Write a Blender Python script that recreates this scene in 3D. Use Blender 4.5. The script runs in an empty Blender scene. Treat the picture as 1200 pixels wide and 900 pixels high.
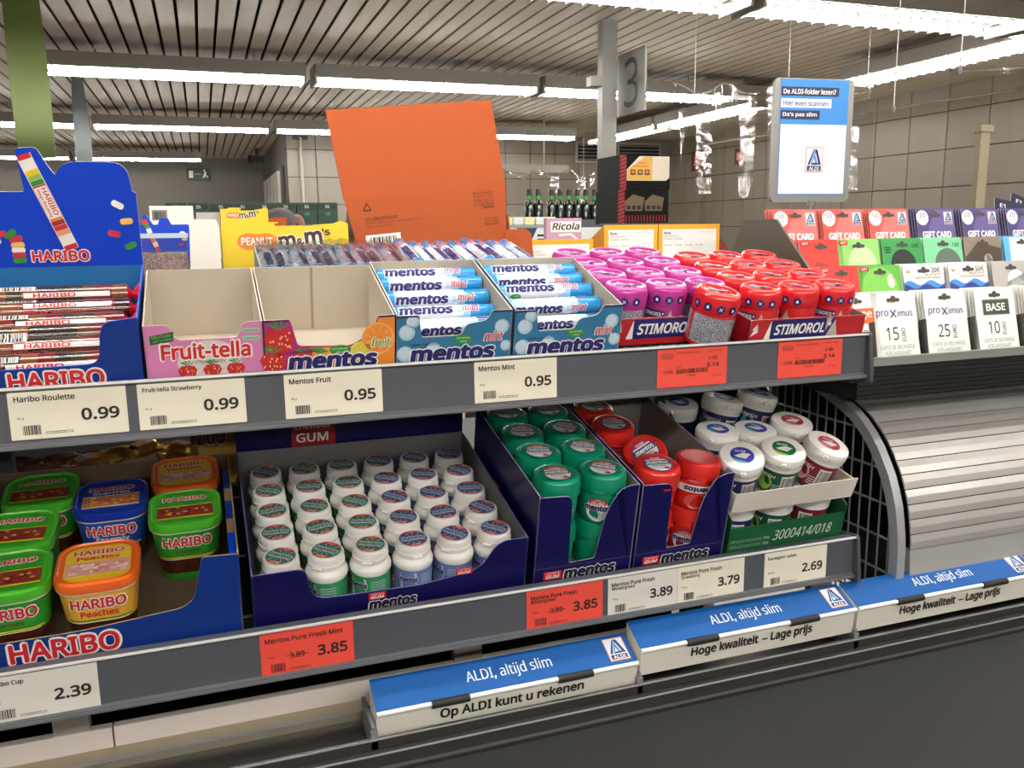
import bpy, bmesh, math, random
from mathutils import Matrix, Vector
random.seed(7)
S = bpy.context.scene
COL = S.collection
R = math.radians
PI = math.pi

# ------------------------------------------------------------------ camera, world, exposure
CAM_Z = 1.5
cd = bpy.data.cameras.new('camera')
cam = bpy.data.objects.new('camera', cd)
COL.objects.link(cam)
cd.sensor_fit = 'HORIZONTAL'
cd.sensor_width = 36.0
cd.lens = 1004.1 / 1200 * 36.0
cd.clip_start = 0.02
cr = Vector((0.94162833, -0.33643517, -0.01214351))
cu_ = Vector((0.07115455, 0.16363482, 0.98395156))
cf = Vector((0.32904881, 0.92738073, -0.17802207))
cam.matrix_world = Matrix(((cr.x, cu_.x, -cf.x, 0), (cr.y, cu_.y, -cf.y, 0), (cr.z, cu_.z, -cf.z, CAM_Z), (0, 0, 0, 1)))
S.camera = cam

W = bpy.data.worlds.new('store_ambient')
S.world = W
W.use_nodes = True
W.node_tree.nodes['Background'].inputs[0].default_value = (1.0, 0.96, 0.9, 1)
W.node_tree.nodes['Background'].inputs[1].default_value = 0.10
TUBE_POWER = 108.0
TUBE_COLOR = (1.0, 0.962, 0.91, 1)

S.view_settings.view_transform = 'Standard'
S.view_settings.look = 'None'
S.view_settings.gamma = 1.0
S.view_settings.use_curve_mapping = False
S.view_settings.exposure = 0.0
S.cycles.max_bounces = 6
S.cycles.transparent_max_bounces = 12

# ------------------------------------------------------------------ materials
def lin(c):
    c = c / 255.0
    return c / 12.92 if c <= 0.04045 else ((c + 0.055) / 1.055) ** 2.4

def hexc(h):
    h = h.lstrip('#')
    return (lin(int(h[0:2], 16)), lin(int(h[2:4], 16)), lin(int(h[4:6], 16)), 1)

MATS = {}
def mat(name, h, rough=0.5, metal=0.0, noise=0.0, nscale=40.0, bump=0.0, coat=0.0, spec=0.5, stretch=None, trans=0.0):
    if name in MATS:
        return MATS[name]
    m = bpy.data.materials.new(name)
    m.use_nodes = True
    nt = m.node_tree
    b = nt.nodes['Principled BSDF']
    c = hexc(h)
    b.inputs['Base Color'].default_value = c
    b.inputs['Roughness'].default_value = rough
    b.inputs['Metallic'].default_value = metal
    b.inputs['Coat Weight'].default_value = coat
    b.inputs['Specular IOR Level'].default_value = spec
    b.inputs['Transmission Weight'].default_value = trans
    if noise or bump:
        tc = nt.nodes.new('ShaderNodeTexCoord')
        mp = nt.nodes.new('ShaderNodeMapping')
        if stretch:
            mp.inputs['Scale'].default_value = stretch
        n = nt.nodes.new('ShaderNodeTexNoise')
        n.inputs['Scale'].default_value = nscale
        n.inputs['Detail'].default_value = 3
        nt.links.new(tc.outputs['Object'], mp.inputs['Vector'])
        nt.links.new(mp.outputs['Vector'], n.inputs['Vector'])
        if noise:
            mx = nt.nodes.new('ShaderNodeMix')
            mx.data_type = 'RGBA'
            mx.inputs['A'].default_value = tuple(v * (1 - noise) for v in c[:3]) + (1,)
            mx.inputs['B'].default_value = tuple(min(1, v * (1 + noise)) for v in c[:3]) + (1,)
            nt.links.new(n.outputs['Fac'], mx.inputs['Factor'])
            nt.links.new(mx.outputs['Result'], b.inputs['Base Color'])
        if bump:
            bp = nt.nodes.new('ShaderNodeBump')
            bp.inputs['Strength'].default_value = bump
            bp.inputs['Distance'].default_value = 0.002
            nt.links.new(n.outputs['Fac'], bp.inputs['Height'])
            nt.links.new(bp.outputs['Normal'], b.inputs['Normal'])
    MATS[name] = m
    return m

def mat_emit(name, col, power):
    m = bpy.data.materials.new(name)
    m.use_nodes = True
    nt = m.node_tree
    nt.nodes.remove(nt.nodes['Principled BSDF'])
    e = nt.nodes.new('ShaderNodeEmission')
    e.inputs[0].default_value = col
    e.inputs[1].default_value = power
    nt.links.new(e.outputs[0], nt.nodes['Material Output'].inputs[0])
    return m

def mat_film(name, gloss=0.15, rough=0.08, tint=(1, 1, 1, 1), bump=0.0, nscale=6.0):
    m = bpy.data.materials.new(name)
    m.use_nodes = True
    nt = m.node_tree
    nt.nodes.remove(nt.nodes['Principled BSDF'])
    t = nt.nodes.new('ShaderNodeBsdfTransparent')
    t.inputs[0].default_value = tint
    g = nt.nodes.new('ShaderNodeBsdfGlossy')
    g.inputs['Roughness'].default_value = rough
    mx = nt.nodes.new('ShaderNodeMixShader')
    mx.inputs[0].default_value = gloss
    nt.links.new(t.outputs[0], mx.inputs[1])
    nt.links.new(g.outputs[0], mx.inputs[2])
    nt.links.new(mx.outputs[0], nt.nodes['Material Output'].inputs[0])
    if bump:
        tc = nt.nodes.new('ShaderNodeTexCoord')
        n = nt.nodes.new('ShaderNodeTexNoise')
        n.inputs['Scale'].default_value = nscale
        bp = nt.nodes.new('ShaderNodeBump')
        bp.inputs['Strength'].default_value = bump
        bp.inputs['Distance'].default_value = 0.02
        nt.links.new(tc.outputs['Object'], n.inputs['Vector'])
        nt.links.new(n.outputs['Fac'], bp.inputs['Height'])
        nt.links.new(bp.outputs['Normal'], g.inputs['Normal'])
    return m

def mat_speckle(name, h1, h2, scale=900.0, rough=0.35):
    m = mat(name, h1, rough)
    nt = m.node_tree
    b = nt.nodes['Principled BSDF']
    tc = nt.nodes.new('ShaderNodeTexCoord')
    v = nt.nodes.new('ShaderNodeTexVoronoi')
    v.inputs['Scale'].default_value = scale
    cr_ = nt.nodes.new('ShaderNodeValToRGB')
    cr_.color_ramp.elements[0].position = 0.28
    cr_.color_ramp.elements[0].color = hexc(h2)
    cr_.color_ramp.elements[1].position = 0.50
    cr_.color_ramp.elements[1].color = hexc(h1)
    nt.links.new(tc.outputs['Object'], v.inputs['Vector'])
    nt.links.new(v.outputs['Distance'], cr_.inputs['Fac'])
    nt.links.new(cr_.outputs['Color'], b.inputs['Base Color'])
    return m

WHITE = mat('white_print', 'f2f0ea', 0.5)
BLACK = mat('black_print', '141414', 0.55)
CREAM = mat('cream_paper', 'efe8d2', 0.65)
PALE = mat('pale_paper', 'e2dfd4', 0.65)
CORAL = mat('coral_paper', 'f4503f', 0.65)
RAIL = mat('rail_plastic', '55585e', 0.38, noise=0.05, nscale=8)
CHROME = mat('rail_edge', 'a9a9a7', 0.3, 0.3)
DARK = mat('dark_metal', '2a2b2d', 0.5)
GAP = mat('unlit_board', '1b1b1c', 0.8)  # near-black colour stands in for the shade in gaps and cavities
STEEL = mat('grey_steel', '8b8d8f', 0.4, 0.3)
WIRE = mat('wire_steel', 'b4b4b2', 0.35, 0.6)
ALU = mat('brushed_aluminium', 'c9c6c1', 0.34, 0.45, noise=0.05, nscale=60, stretch=(0.05, 1, 1))
KRAFT = mat('brown_card', '8a6f52', 0.85, noise=0.06, nscale=30)
BEIGE = mat('grey_card', 'bdb2a1', 0.85, noise=0.04, nscale=20)
PAPERWHITE = mat('white_card', 'eee8dc', 0.75)
NAVY = mat('navy_card', '0f0d50', 0.36, spec=0.35)
BLUECARD = mat('blue_card', '0a40c8', 0.4, spec=0.3)
BLUEDEEP = mat('deep_blue_card', '0d3488', 0.45, spec=0.35)
REDP = mat('red_print', 'd2232e', 0.45)
GREENP = mat('green_print', '2f8f3a', 0.5)
YELLOWP = mat('yellow_print', 'f4cf1f', 0.5)
ORANGEP = mat('orange_print', 'ee7d22', 0.5)
NAVYP = mat('navy_print', '1c1a66', 0.45)
PINKP = mat('pink_print', 'e79cc0', 0.45)
GREYP = mat('grey_print', '8c8a86', 0.55)
SKYP = mat('sky_print', '4f9bd6', 0.45)
FILM = mat_film('clear_film', 0.14, 0.12, (0.93, 0.93, 0.95, 1), 0.4, 40)

# ------------------------------------------------------------------ mesh builder
def T(x, y, z): return Matrix.Translation((x, y, z))
def RX(d): return Matrix.Rotation(R(d), 4, 'X')
def RY(d): return Matrix.Rotation(R(d), 4, 'Y')
def RZ(d): return Matrix.Rotation(R(d), 4, 'Z')
def FM(x, y, z): return T(x, y, z) @ RX(90)          # a sheet in the xz plane whose face looks to -y

_tc = {}
FONT = None
try:                                                    # Blender's own bundled grotesque; its built-in face if absent
    FONT = bpy.data.fonts.load(bpy.utils.system_resource('DATAFILES', path='fonts') + '/NotoSansMath-Regular.woff2')
except Exception:
    FONT = None
def text_geo(s, bold=0.0, shear=0.0, space=1.0):
    k = (s, bold, shear, space)
    if k not in _tc:
        c = bpy.data.curves.new('t', 'FONT')
        c.body = s; c.size = 1
        if FONT and all(ord(q) < 128 for q in s): c.font = FONT
        c.size = 1; c.resolution_u = 2; c.shear = shear; c.space_character = space
        o = bpy.data.objects.new('t', c)
        me = bpy.data.meshes.new_from_object(o)
        vs = [tuple(v.co) for v in me.vertices]
        fs = [tuple(p.vertices) for p in me.polygons]
        bpy.data.objects.remove(o); bpy.data.curves.remove(c); bpy.data.meshes.remove(me)
        if bold > 0.001:                                 # heavier strokes: the glyphs laid over themselves, slightly shifted
            bq = bold * 0.8
            n_ = 2 if bold < 0.016 else (4 if bold < 0.03 else 8)
            sh = [(-bq, 0), (bq, 0)] if n_ == 2 else [(bq * math.cos(2 * PI * (i + .5 * (n_ == 4)) / n_) * (1.3 if n_ == 4 else 1), bq * math.sin(2 * PI * (i + .5 * (n_ == 4)) / n_)) for i in range(n_)]
            n0 = len(vs)
            vs = [(v[0] + dx, v[1] + dy, 2.5e-5 * q) for q, (dx, dy) in enumerate(sh) for v in vs]
            fs = [tuple(i + k * n0 for i in f) for k in range(len(sh)) for f in fs]
        x0 = min(v[0] for v in vs); x1 = max(v[0] for v in vs)
        y0 = min(v[1] for v in vs); y1 = max(v[1] for v in vs)
        _tc[k] = (vs, fs, x0, x1, y0, y1)
    return _tc[k]

def rrect(w, h, r, n=4, cx=0, cy=0):
    pts = []
    for sx, sy, a0 in ((1, 1, 0), (-1, 1, 90), (-1, -1, 180), (1, -1, 270)):
        for i in range(n + 1):
            a = R(a0 + 90 * i / n)
            pts.append((cx + sx * (w / 2 - r) + r * math.cos(a), cy + sy * (h / 2 - r) + r * math.sin(a)))
    return pts

def ell(rx, ry, n=20, cx=0, cy=0):
    return [(cx + rx * math.cos(2 * PI * i / n), cy + ry * math.sin(2 * PI * i / n)) for i in range(n)]

def cyl_warp(r, a0=0.0, k=0.0):
    """print x onto a cylinder about z (front is -y); y becomes height; the radius grows by k per unit height"""
    def f(x, y, z):
        rr = r + k * y
        a = a0 + x / r
        return ((rr + z) * math.sin(a), -(rr + z) * math.cos(a), y)
    return f

class MB:
    def __init__(s):
        s.v = []; s.f = []; s.k = []; s.mats = []
    def slot(s, m):
        if m not in s.mats:
            s.mats.append(m)
        return s.mats.index(m)
    def add(s, vs, fs, m, M=None, warp=None):
        b = len(s.v)
        if warp:
            vs = [warp(*v) for v in vs]
        if M is not None:
            vs = [tuple(M @ Vector(v)) for v in vs]
        s.v += [tuple(v) for v in vs]
        ms = m if isinstance(m, list) else None
        for i, f in enumerate(fs):
            s.f.append(tuple(b + j for j in f))
            s.k.append(s.slot(ms[i] if ms else m))
        return s
    def box(s, x0, x1, y0, y1, z0, z1, m, M=None):
        vs = [(x0, y0, z0), (x1, y0, z0), (x1, y1, z0), (x0, y1, z0), (x0, y0, z1), (x1, y0, z1), (x1, y1, z1), (x0, y1, z1)]
        fs = [(3, 2, 1, 0), (4, 5, 6, 7), (0, 1, 5, 4), (1, 2, 6, 5), (2, 3, 7, 6), (3, 0, 4, 7)]
        return s.add(vs, fs, m, M)
    def prism(s, poly, t, m, M=None, mback=None, medge=None):
        n = len(poly)
        vs = [(x, y, 0) for x, y in poly] + [(x, y, -t) for x, y in poly]
        a = sum(poly[i][0] * poly[(i + 1) % n][1] - poly[(i + 1) % n][0] * poly[i][1] for i in range(n))
        fr = tuple(range(n)) if a > 0 else tuple(range(n - 1, -1, -1))
        bk = tuple(n + i for i in reversed(fr))
        fs = [fr, bk]; ms = [m, mback or m]
        for i in range(n):
            j = (i + 1) % n
            fs.append((i, n + i, n + j, j) if a > 0 else (j, n + j, n + i, i)); ms.append(medge or m)
        return s.add(vs, fs, ms, M)
    def sheet(s, poly, m, M=None, z=0.0, warp=None):
        return s.add([(x, y, z) for x, y in poly], [tuple(range(len(poly)))], m, M, warp)
    def quad(s, x0, x1, y0, y1, m, M=None, z=0.0, warp=None, n=1):
        vs = []; fs = []
        for i in range(n + 1):
            x = x0 + (x1 - x0) * i / n
            vs += [(x, y0, z), (x, y1, z)]
        for i in range(n):
            fs.append((2 * i, 2 * i + 2, 2 * i + 3, 2 * i + 1))
        return s.add(vs, fs, m, M, warp)
    def lathe(s, prof, m, M=None, seg=24, caps=True):
        """prof: (r, z) or (r, z, mat); mat colours the band that starts there"""
        vs = []; fs = []; ms = []
        cur = m
        n = len(prof)
        for p in prof:
            for i in range(seg):
                a = 2 * PI * i / seg
                vs.append((p[0] * math.cos(a), p[0] * math.sin(a), p[1]))
        for k in range(n - 1):
            if len(prof[k]) > 2:
                cur = prof[k][2]
            for i in range(seg):
                j = (i + 1) % seg
                fs.append((k * seg + i, k * seg + j, (k + 1) * seg + j, (k + 1) * seg + i)); ms.append(cur)
        if caps:
            if prof[0][0] > 1e-6:
                fs.append(tuple(reversed(range(seg)))); ms.append(prof[0][2] if len(prof[0]) > 2 else m)
            if prof[-1][0] > 1e-6:
                fs.append(tuple((n - 1) * seg + i for i in range(seg))); ms.append(prof[-1][2] if len(prof[-1]) > 2 else cur)
        return s.add(vs, fs, ms, M)
    def loft(s, rings, m, M=None, cap0=True, cap1=True, close=True):
        """rings: list of (list of 3-D points, mat or None)"""
        vs = []; fs = []; ms = []; cur = m
        n = len(rings[0][0])
        for pts, _ in rings:
            vs += pts
        for k in range(len(rings) - 1):
            if rings[k][1]:
                cur = rings[k][1]
            for i in range(n if close else n - 1):
                j = (i + 1) % n
                fs.append((k * n + i, k * n + j, (k + 1) * n + j, (k + 1) * n + i)); ms.append(cur)
        if cap0:
            fs.append(tuple(reversed(range(n)))); ms.append(rings[0][1] or m)
        if cap1:
            fs.append(tuple((len(rings) - 1) * n + i for i in range(n))); ms.append(rings[-1][1] or cur)
        return s.add(vs, fs, ms, M)
    def tube(s, pts, r, m, M=None, seg=6):
        pts = [Vector(p) for p in pts]
        rings = []
        for i, p in enumerate(pts):
            d = (pts[min(i + 1, len(pts) - 1)] - pts[max(i - 1, 0)]).normalized()
            a = Vector((0, 0, 1)) if abs(d.z) < 0.9 else Vector((1, 0, 0))
            u = d.cross(a).normalized(); w = d.cross(u)
            rings.append(([tuple(p + r * (math.cos(2 * PI * k / seg) * u + math.sin(2 * PI * k / seg) * w)) for k in range(seg)], None))
        return s.loft(rings, m, M)
    def text(s, t, m, M, x, y, w, h, bold=0.0, shear=0.0, z=0.0004, warp=None, space=1.0, flip=False):
        """fit the text into the box x..x+w, y..y+h of M's plane; h None keeps the proportions, w None too"""
        vs, fs, x0, x1, y0, y1 = text_geo(t, bold, shear, space)
        if w is None: w = h * (x1 - x0) / (y1 - y0)
        if h is None: h = w * (y1 - y0) / (x1 - x0)
        kx = w / (x1 - x0); ky = h / (y1 - y0)
        if flip:
            return s.add([(x + w - (v[0] - x0) * kx, y + h - (v[1] - y0) * ky, z + v[2]) for v in vs], fs, m, M, warp)
        return s.add([(x + (v[0] - x0) * kx, y + (v[1] - y0) * ky, z + v[2]) for v in vs], fs, m, M, warp)
    def barcode(s, x, y, w, h, M, m=BLACK, bg=None, n=14, z=0.0003, warp=None, seed=1):
        rnd = random.Random(seed)
        if bg:
            s.quad(x - w * .06, x + w * 1.06, y - h * .08, y + h * 1.08, bg, M, z - 0.0001, warp, 4)
        px = x
        while px < x + w:
            b = rnd.choice((1, 1, 2, 3)) * w / (n * 3.4)
            s.quad(px, min(px + b, x + w), y, y + h, m, M, z, warp)
            px += b + rnd.choice((1, 1, 2)) * w / (n * 3.4)
        return s
    def build(s, name, parent=None, smooth=None, M=None):
        me = bpy.data.meshes.new(name)
        me.from_pydata(s.v, [], s.f)
        for m in s.mats:
            me.materials.append(m)
        me.polygons.foreach_set('material_index', s.k)
        if smooth is not None:
            me.polygons.foreach_set('use_smooth', [True] * len(me.polygons))
            me.set_sharp_from_angle(angle=R(smooth))
        me.update()
        o = bpy.data.objects.new(name, me)
        COL.objects.link(o)
        if parent is not None:
            o.parent = parent
        if M is not None:
            o.matrix_basis = M
        return o

def tag(o, label, cat, group=None):
    o['label'] = label; o['category'] = cat
    if group:
        o['group'] = group
    return o

def empty(name, label, cat, M=None, group=None):
    o = bpy.data.objects.new(name, None)
    o.empty_display_size = 0.02
    COL.objects.link(o)
    if M is not None:
        o.matrix_basis = M
    return tag(o, label, cat, group)

def structure(o):
    o['kind'] = 'structure'
    return o

def copy_tree(o, label=None, M=None, group=None):
    kids = list(o.children)
    c = o.copy(); COL.objects.link(c)
    if label: c['label'] = label
    if group: c['group'] = group
    if M is not None: c.matrix_basis = M
    for ch in kids:
        d = ch.copy(); COL.objects.link(d); d.parent = c
        for g in ch.children:
            e = g.copy(); COL.objects.link(e); e.parent = d
    return c

TILT = 12.0
ML = T(0, 1, 1.020) @ RX(TILT)       # sloping deck of the lower shelf: x along, y up the slope, z off the deck
MU = T(0, 1, 1.332) @ RX(TILT)       # sloping deck of the upper shelf
NTH = ['first', 'second', 'third', 'fourth', 'fifth', 'sixth', 'seventh', 'eighth', 'ninth', 'tenth', 'eleventh', 'twelfth']
# ------------------------------------------------------------------ the room
CEIL = 2.6
slat_m = mat('ceiling_slat', 'b2a899', 0.55, noise=0.06, nscale=1.5)
gap_m = mat('ceiling_void', '17140f', 0.9)
b = MB()
x = -7.0
while x < 5.75:
    b.box(x + 0.009, x + 0.090, -9, 14.2, CEIL, CEIL + 0.012, slat_m)
    x += 0.098
b.box(-7, 5.8, -9, 14.2, CEIL + 0.05, CEIL + 0.06, gap_m)
structure(b.build('ceiling'))
b = MB(); b.box(-7, 5.9, -9, 14.3, -0.05, 0, mat('floor_tiles', 'cbc4b8', 0.4, noise=0.1, nscale=3)); structure(b.build('floor'))

tile_m = mat('wall_tile', '8a8175', 0.45, noise=0.04, nscale=2)
grout_m = mat('wall_joint', '3f3a34', 0.8)
paint_m = mat('wall_paint', '6d6961', 0.7, noise=0.04, nscale=1)
def tiled(b, M, w, h, tw, th):
    b.quad(0, w, 0, h, grout_m, M)
    n = int(w / tw); k = int(math.ceil(h / th))
    for i in range(n + 1):
        for j in range(k):
            x1 = min((i + 1) * tw - 0.008, w); y1 = min((j + 1) * th - 0.008, h)
            if x1 > i * tw + 0.01 and y1 > j * th + 0.01:
                b.box(i * tw, x1, j * th, y1, 0, 0.004, tile_m, M)
b = MB()
b.box(5.77, 5.87, -9, 14.3, 0, CEIL, grout_m)
tiled(b, Matrix(((0, 0, -1, 5.77), (-1, 0, 0, 14.0), (0, 1, 0, 0), (0, 0, 0, 1))), 17.0, CEIL, 0.40, 0.30)
structure(b.build('wall_right'))
b = MB(); b.box(-7, 5.87, 14.0, 14.1, 0, CEIL, paint_m); structure(b.build('wall_back'))
b = MB(); b.box(-7.1, -7.0, -9, 14.2, 0, CEIL, paint_m); structure(b.build('wall_left'))
b = MB()
b.box(0.95, 5.77, 10.02, 10.12, 0, CEIL, grout_m)
b.box(0.95, 1.05, 10.12, 14.0, 0, CEIL, paint_m)
tiled(b, T(0.95, 10.02, 0) @ RX(90), 4.82, CEIL, 0.32, 0.30)
structure(b.build('wall_middle'))

# pipe and dark hatch on the middle wall
b = MB(); b.tube([(1.10, 9.97, 1.2), (1.10, 9.97, 2.52)], 0.018, mat('pipe_paint', 'b9b1a3', 0.5)); b.box(1.02, 1.18, 9.96, 10.02, 2.50, 2.54, DARK)
tag(b.build('wall_pipe', smooth=40), 'thin pale pipe running down the tiled wall left of the orange carton', 'pipe')
b = MB()
for i in range(5):
    b.box(0.885, 0.915, 10.6 + i * 0.5, 11.0 + i * 0.5, 1.75, 2.2, mat('notice_sheet', 'c9c4b8', 0.3))
b.box(0.915, 0.9465, 10.4, 13.2, 1.7, 2.25, mat('notice_board', '4a4741', 0.6))
tag(b.build('notice_board'), 'dark board with pale sheets on the corridor side wall', 'notice board')

# exit sign on the back wall
er = empty('exit_sign', 'small dark pictogram sign on the far grey wall', 'sign', T(0.02, 13.97, 2.36))
b = MB(); b.box(-0.16, 0.16, -0.03, 0.0, -0.085, 0.085, mat('sign_dark', '26342c', 0.5)); b.build('panel', er)
b = MB(); F = FM(0, -0.031, 0)
b.quad(-0.13, -0.07, -0.05, 0.05, WHITE, F, 0.001); b.quad(-0.05, 0.04, -0.008, 0.012, GREYP, F, 0.001)
b.sheet([(0.06, -0.05), (0.085, -0.05), (0.12, 0.03), (0.095, 0.04)], WHITE, F, 0.001); b.sheet(ell(0.014, 0.014, 10, 0.09, 0.055), WHITE, F, 0.001)
b.sheet([(0.12, -0.05), (0.14, -0.045), (0.10, 0.01), (0.085, 0.0)], WHITE, F, 0.001)
b.build('pictogram', er)
# camera near the corner
b = MB(); b.box(0.70, 0.86, 12.2, 12.5, 2.42, 2.50, DARK); b.box(0.76, 0.80, 12.3, 12.35, 2.5, 2.6, DARK); b.lathe([(0.05, 0), (0.05, 0.06)], BLACK, T(0.72, 12.3, 2.46) @ RY(-90), 12)
tag(b.build('surveillance_camera', smooth=40), 'small black surveillance camera under the ceiling by the corridor', 'camera')

# wall vents
for i, (x0, x1) in enumerate(((4.43, 4.90), (5.0, 5.55))):
    vr = empty('wall_vent', ('louvred air vent on the tiled wall nearer the aisle number post', 'louvred air vent on the tiled wall farther from the aisle number post')[i], 'vent', T((x0 + x1) / 2, 9.99, 2.42), 'air vents')
    w = (x1 - x0) / 2
    b = MB(); b.box(-w - .03, w + .03, -0.03, 0.005, -0.13, 0.13, mat('vent_frame', 'a79f92', 0.5)); b.box(-w, w, -0.034, -0.03, -0.10, 0.10, BLACK); b.build('frame', vr)
    b = MB()
    for k in range(5):
        b.box(-w, w, -0.05, -0.035, -0.09 + k * 0.042, -0.078 + k * 0.042, STEEL)
    b.build('louvre', vr)
# red posters on the right wall and the red round panel
for i, (y, z, w, h, lab) in enumerate(((9.33, 2.29, .30, .24, 'square red notice on the tiled wall beyond the clear curtain'), (8.47, 2.27, .17, .17, 'upright red notice on the tiled wall behind the framed sign'))):
    o = MB(); o.box(5.74, 5.765, y - w / 2, y + w / 2, z - h / 2, z + h / 2, mat('faded_red', '7a3a36', 0.6)); o.box(5.735, 5.741, y - w / 4, y + w / 4, z - h / 4, z + h / 4, mat('faded_pink', 'cf9a90', 0.6))
    tag(o.build('wall_notice'), lab, 'notice', 'red wall notices')

# ------------------------------------------------------------------ ceiling luminaires
tube_m = mat_emit('lit_tube', TUBE_COLOR, TUBE_POWER)
house_m = mat('luminaire_housing', '8a867e', 0.45); under_m = mat('luminaire_underside', '2b2926', 0.7)  # underside colour darkened to stand for shade between the bright tubes
louv_m = mat('luminaire_louvre', '5f5c57', 0.4)
lr = empty('ceiling_luminaire', 'x', 'light', None, 'strip lights')
b = MB(); b.box(-0.745, 0.745, -0.15, 0.15, 0.035, 0.095, house_m); b.box(-0.74, 0.74, -0.14, 0.14, 0.030, 0.035, under_m); b.box(-0.745, 0.745, -0.15, -0.146, 0.014, 0.035, house_m); b.box(-0.745, 0.745, 0.146, 0.15, 0.014, 0.035, house_m); b.box(-0.75, -0.735, -0.12, 0.12, -0.02, 0.095, house_m); b.box(0.735, 0.75, -0.12, 0.12, -0.02, 0.095, house_m); b.build('housing', lr)  # narrow side lips added to keep tube light off the ceiling
for y in (-0.112, 0.112):
    b = MB(); b.tube([(-0.73, y, 0.006), (0.73, y, 0.006)], 0.008, tube_m, seg=8); b.build('tube', lr, 60)
comb = []
for i in range(19):
    xx = -0.69 + i * 1.38 / 18
    comb += [(xx, 0.0295), (xx, -0.010), (xx + .004, -0.010), (xx + .004, 0.0295)]
for ya, yb_ in ((-0.135, -0.088), (0.088, 0.135)):
    b = MB(); b.loft([([(x, y, z) for x, z in comb], None) for y in (ya, yb_)], louv_m, None, False, False, False); b.build('louvre', lr)
b = MB()
for xx in (-0.45, 0.45):
    b.tube([(xx, 0, 0.095), (xx, 0, CEIL - 2.43)], 0.004, STEEL, seg=5)
b.build('hanger', lr)
rows = [('row over the far end of the store', 12.3, [-3.77, -2.22, -0.67]),
        ('row above the back lanes', 8.65, [-3.3, -1.62, -0.08, 1.47, 3.02]),
        ('row above the next lane', 5.80, [-0.065, 1.485, 3.02]),
        ('row just beyond the shelf', 3.37, [1.50, 3.05, 4.60]),
        ('row over the shelf', 0.93, [-1.55, 0.0, 1.55, 3.1]),
        ('row over the customer side', -1.0, [-1.55, 0.0, 1.55, 3.1]),
        ('unseen fill row added behind the customer side', -3.4, [-1.55, 0.0, 1.55, 3.1])]  # last row is out of view, added as front fill light
first = True
def lum(M, lab):
    global first
    if first:
        lr.matrix_basis = M; lr['label'] = lab; first = False
    else:
        copy_tree(lr, lab, M)
for nm, y, xs in rows:
    for i, x in enumerate(xs):
        lum(T(x, y, 2.43), 'fluorescent strip light, %s from left, %s' % (NTH[i], nm))
for i, y in enumerate((4.13, 6.65, 8.20)):
    lum(T(4.22, y, 2.43) @ RZ(90), 'fluorescent strip light along the right wall, %s from the front' % NTH[i])
b = MB(); b.box(3.80, 4.60, 5.70, 5.90, 2.46, 2.535, house_m)
for xx in (3.95, 4.4): b.tube([(xx, 5.8, 2.53), (xx, 5.8, CEIL)], 0.006, STEEL, seg=5)
tag(b.build('mounting_rail'), 'empty grey mounting rail at the right end of the lit row', 'rail')
b = MB(); b.box(2.30, 3.55, 8.2, 8.3, 2.05, 2.13, house_m)
for xx in (2.5, 3.3): b.tube([(xx, 8.25, 2.13), (xx, 8.25, CEIL)], 0.006, STEEL, seg=5)
tag(b.build('curtain_beam'), 'grey beam from which the farther clear curtain hangs', 'beam')

# aisle post with number plate
pr = empty('aisle_post', 'tall grey post at the neighbouring lane', 'post', T(2.13, 4.4, 0))
post_m = mat('post_paint', '7b7872', 0.45)
b = MB(); b.box(-0.043, 0.043, -0.03, 0.03, 0, CEIL - .01, post_m); b.build('upright', pr)
b = MB(); b.box(-0.09, 0.09, -0.07, 0.07, 0, 0.012, post_m); b.box(-0.11, -0.043, -0.03, 0.03, 2.25, 2.30, post_m); b.build('base_plate', pr)
sr = empty('lane_number_sign', 'grey plate with a black 3 fixed to the tall post', 'sign', T(2.20, 4.25, 2.255))
plate_m = mat('plate_grey', '6b6862', 0.45)
b = MB(); b.box(-0.006, 0.006, -0.155, 0.155, -0.16, 0.16, plate_m); b.build('plate', sr)
b = MB(); b.text('3', mat('plate_black', '1a1918', 0.5), Matrix(((0, 0, -1, -0.007), (-1, 0, 0, 0), (0, 1, 0, 0), (0, 0, 0, 1))), -0.07, -0.125, 0.155, 0.25, z=0.001); b.build('numeral', sr)

# hanging banners on the left
def ribbon(pts, w, twist, m, t=0.003):
    b = MB(); n = 14; vs = []; fs = []
    for i in range(n + 1):
        f = i / n
        z = pts[0] + (pts[1] - pts[0]) * f
        a = twist[0] + (twist[1] - twist[0]) * f
        for sgn in (-1, 1):
            for o_ in (0, t):
                vs.append((sgn * w / 2 * math.cos(a) + o_ * math.sin(a), sgn * w / 2 * math.sin(a) - o_ * math.cos(a), z))
    for i in range(n):
        q = i * 4; p = q + 4
        fs += [(q, p, p + 2, q + 2), (q + 1, q + 3, p + 3, p + 1), (q, q + 1, p + 1, p), (q + 2, p + 2, p + 3, q + 3)]
    return b.add(vs, fs, m)
o = ribbon((2.58, 1.85), 0.16, (0.6, -0.2), mat('green_foil', '5d6e30', 0.3, 0.3, noise=0.25, nscale=4)).build('hanging_banner', None, 60, T(-0.69, 4.6, 0))
tag(o, 'olive green glossy banner strip hanging at the left', 'banner')
o = ribbon((2.59, 1.98), 0.11, (1.0, 0.1), mat('grey_foil', '565d5e', 0.3, 0.3)).build('hanging_banner', None, 60, T(-0.75, 7.0, 0))
tag(o, 'dark grey glossy banner strip hanging behind the green one', 'banner')

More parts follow.
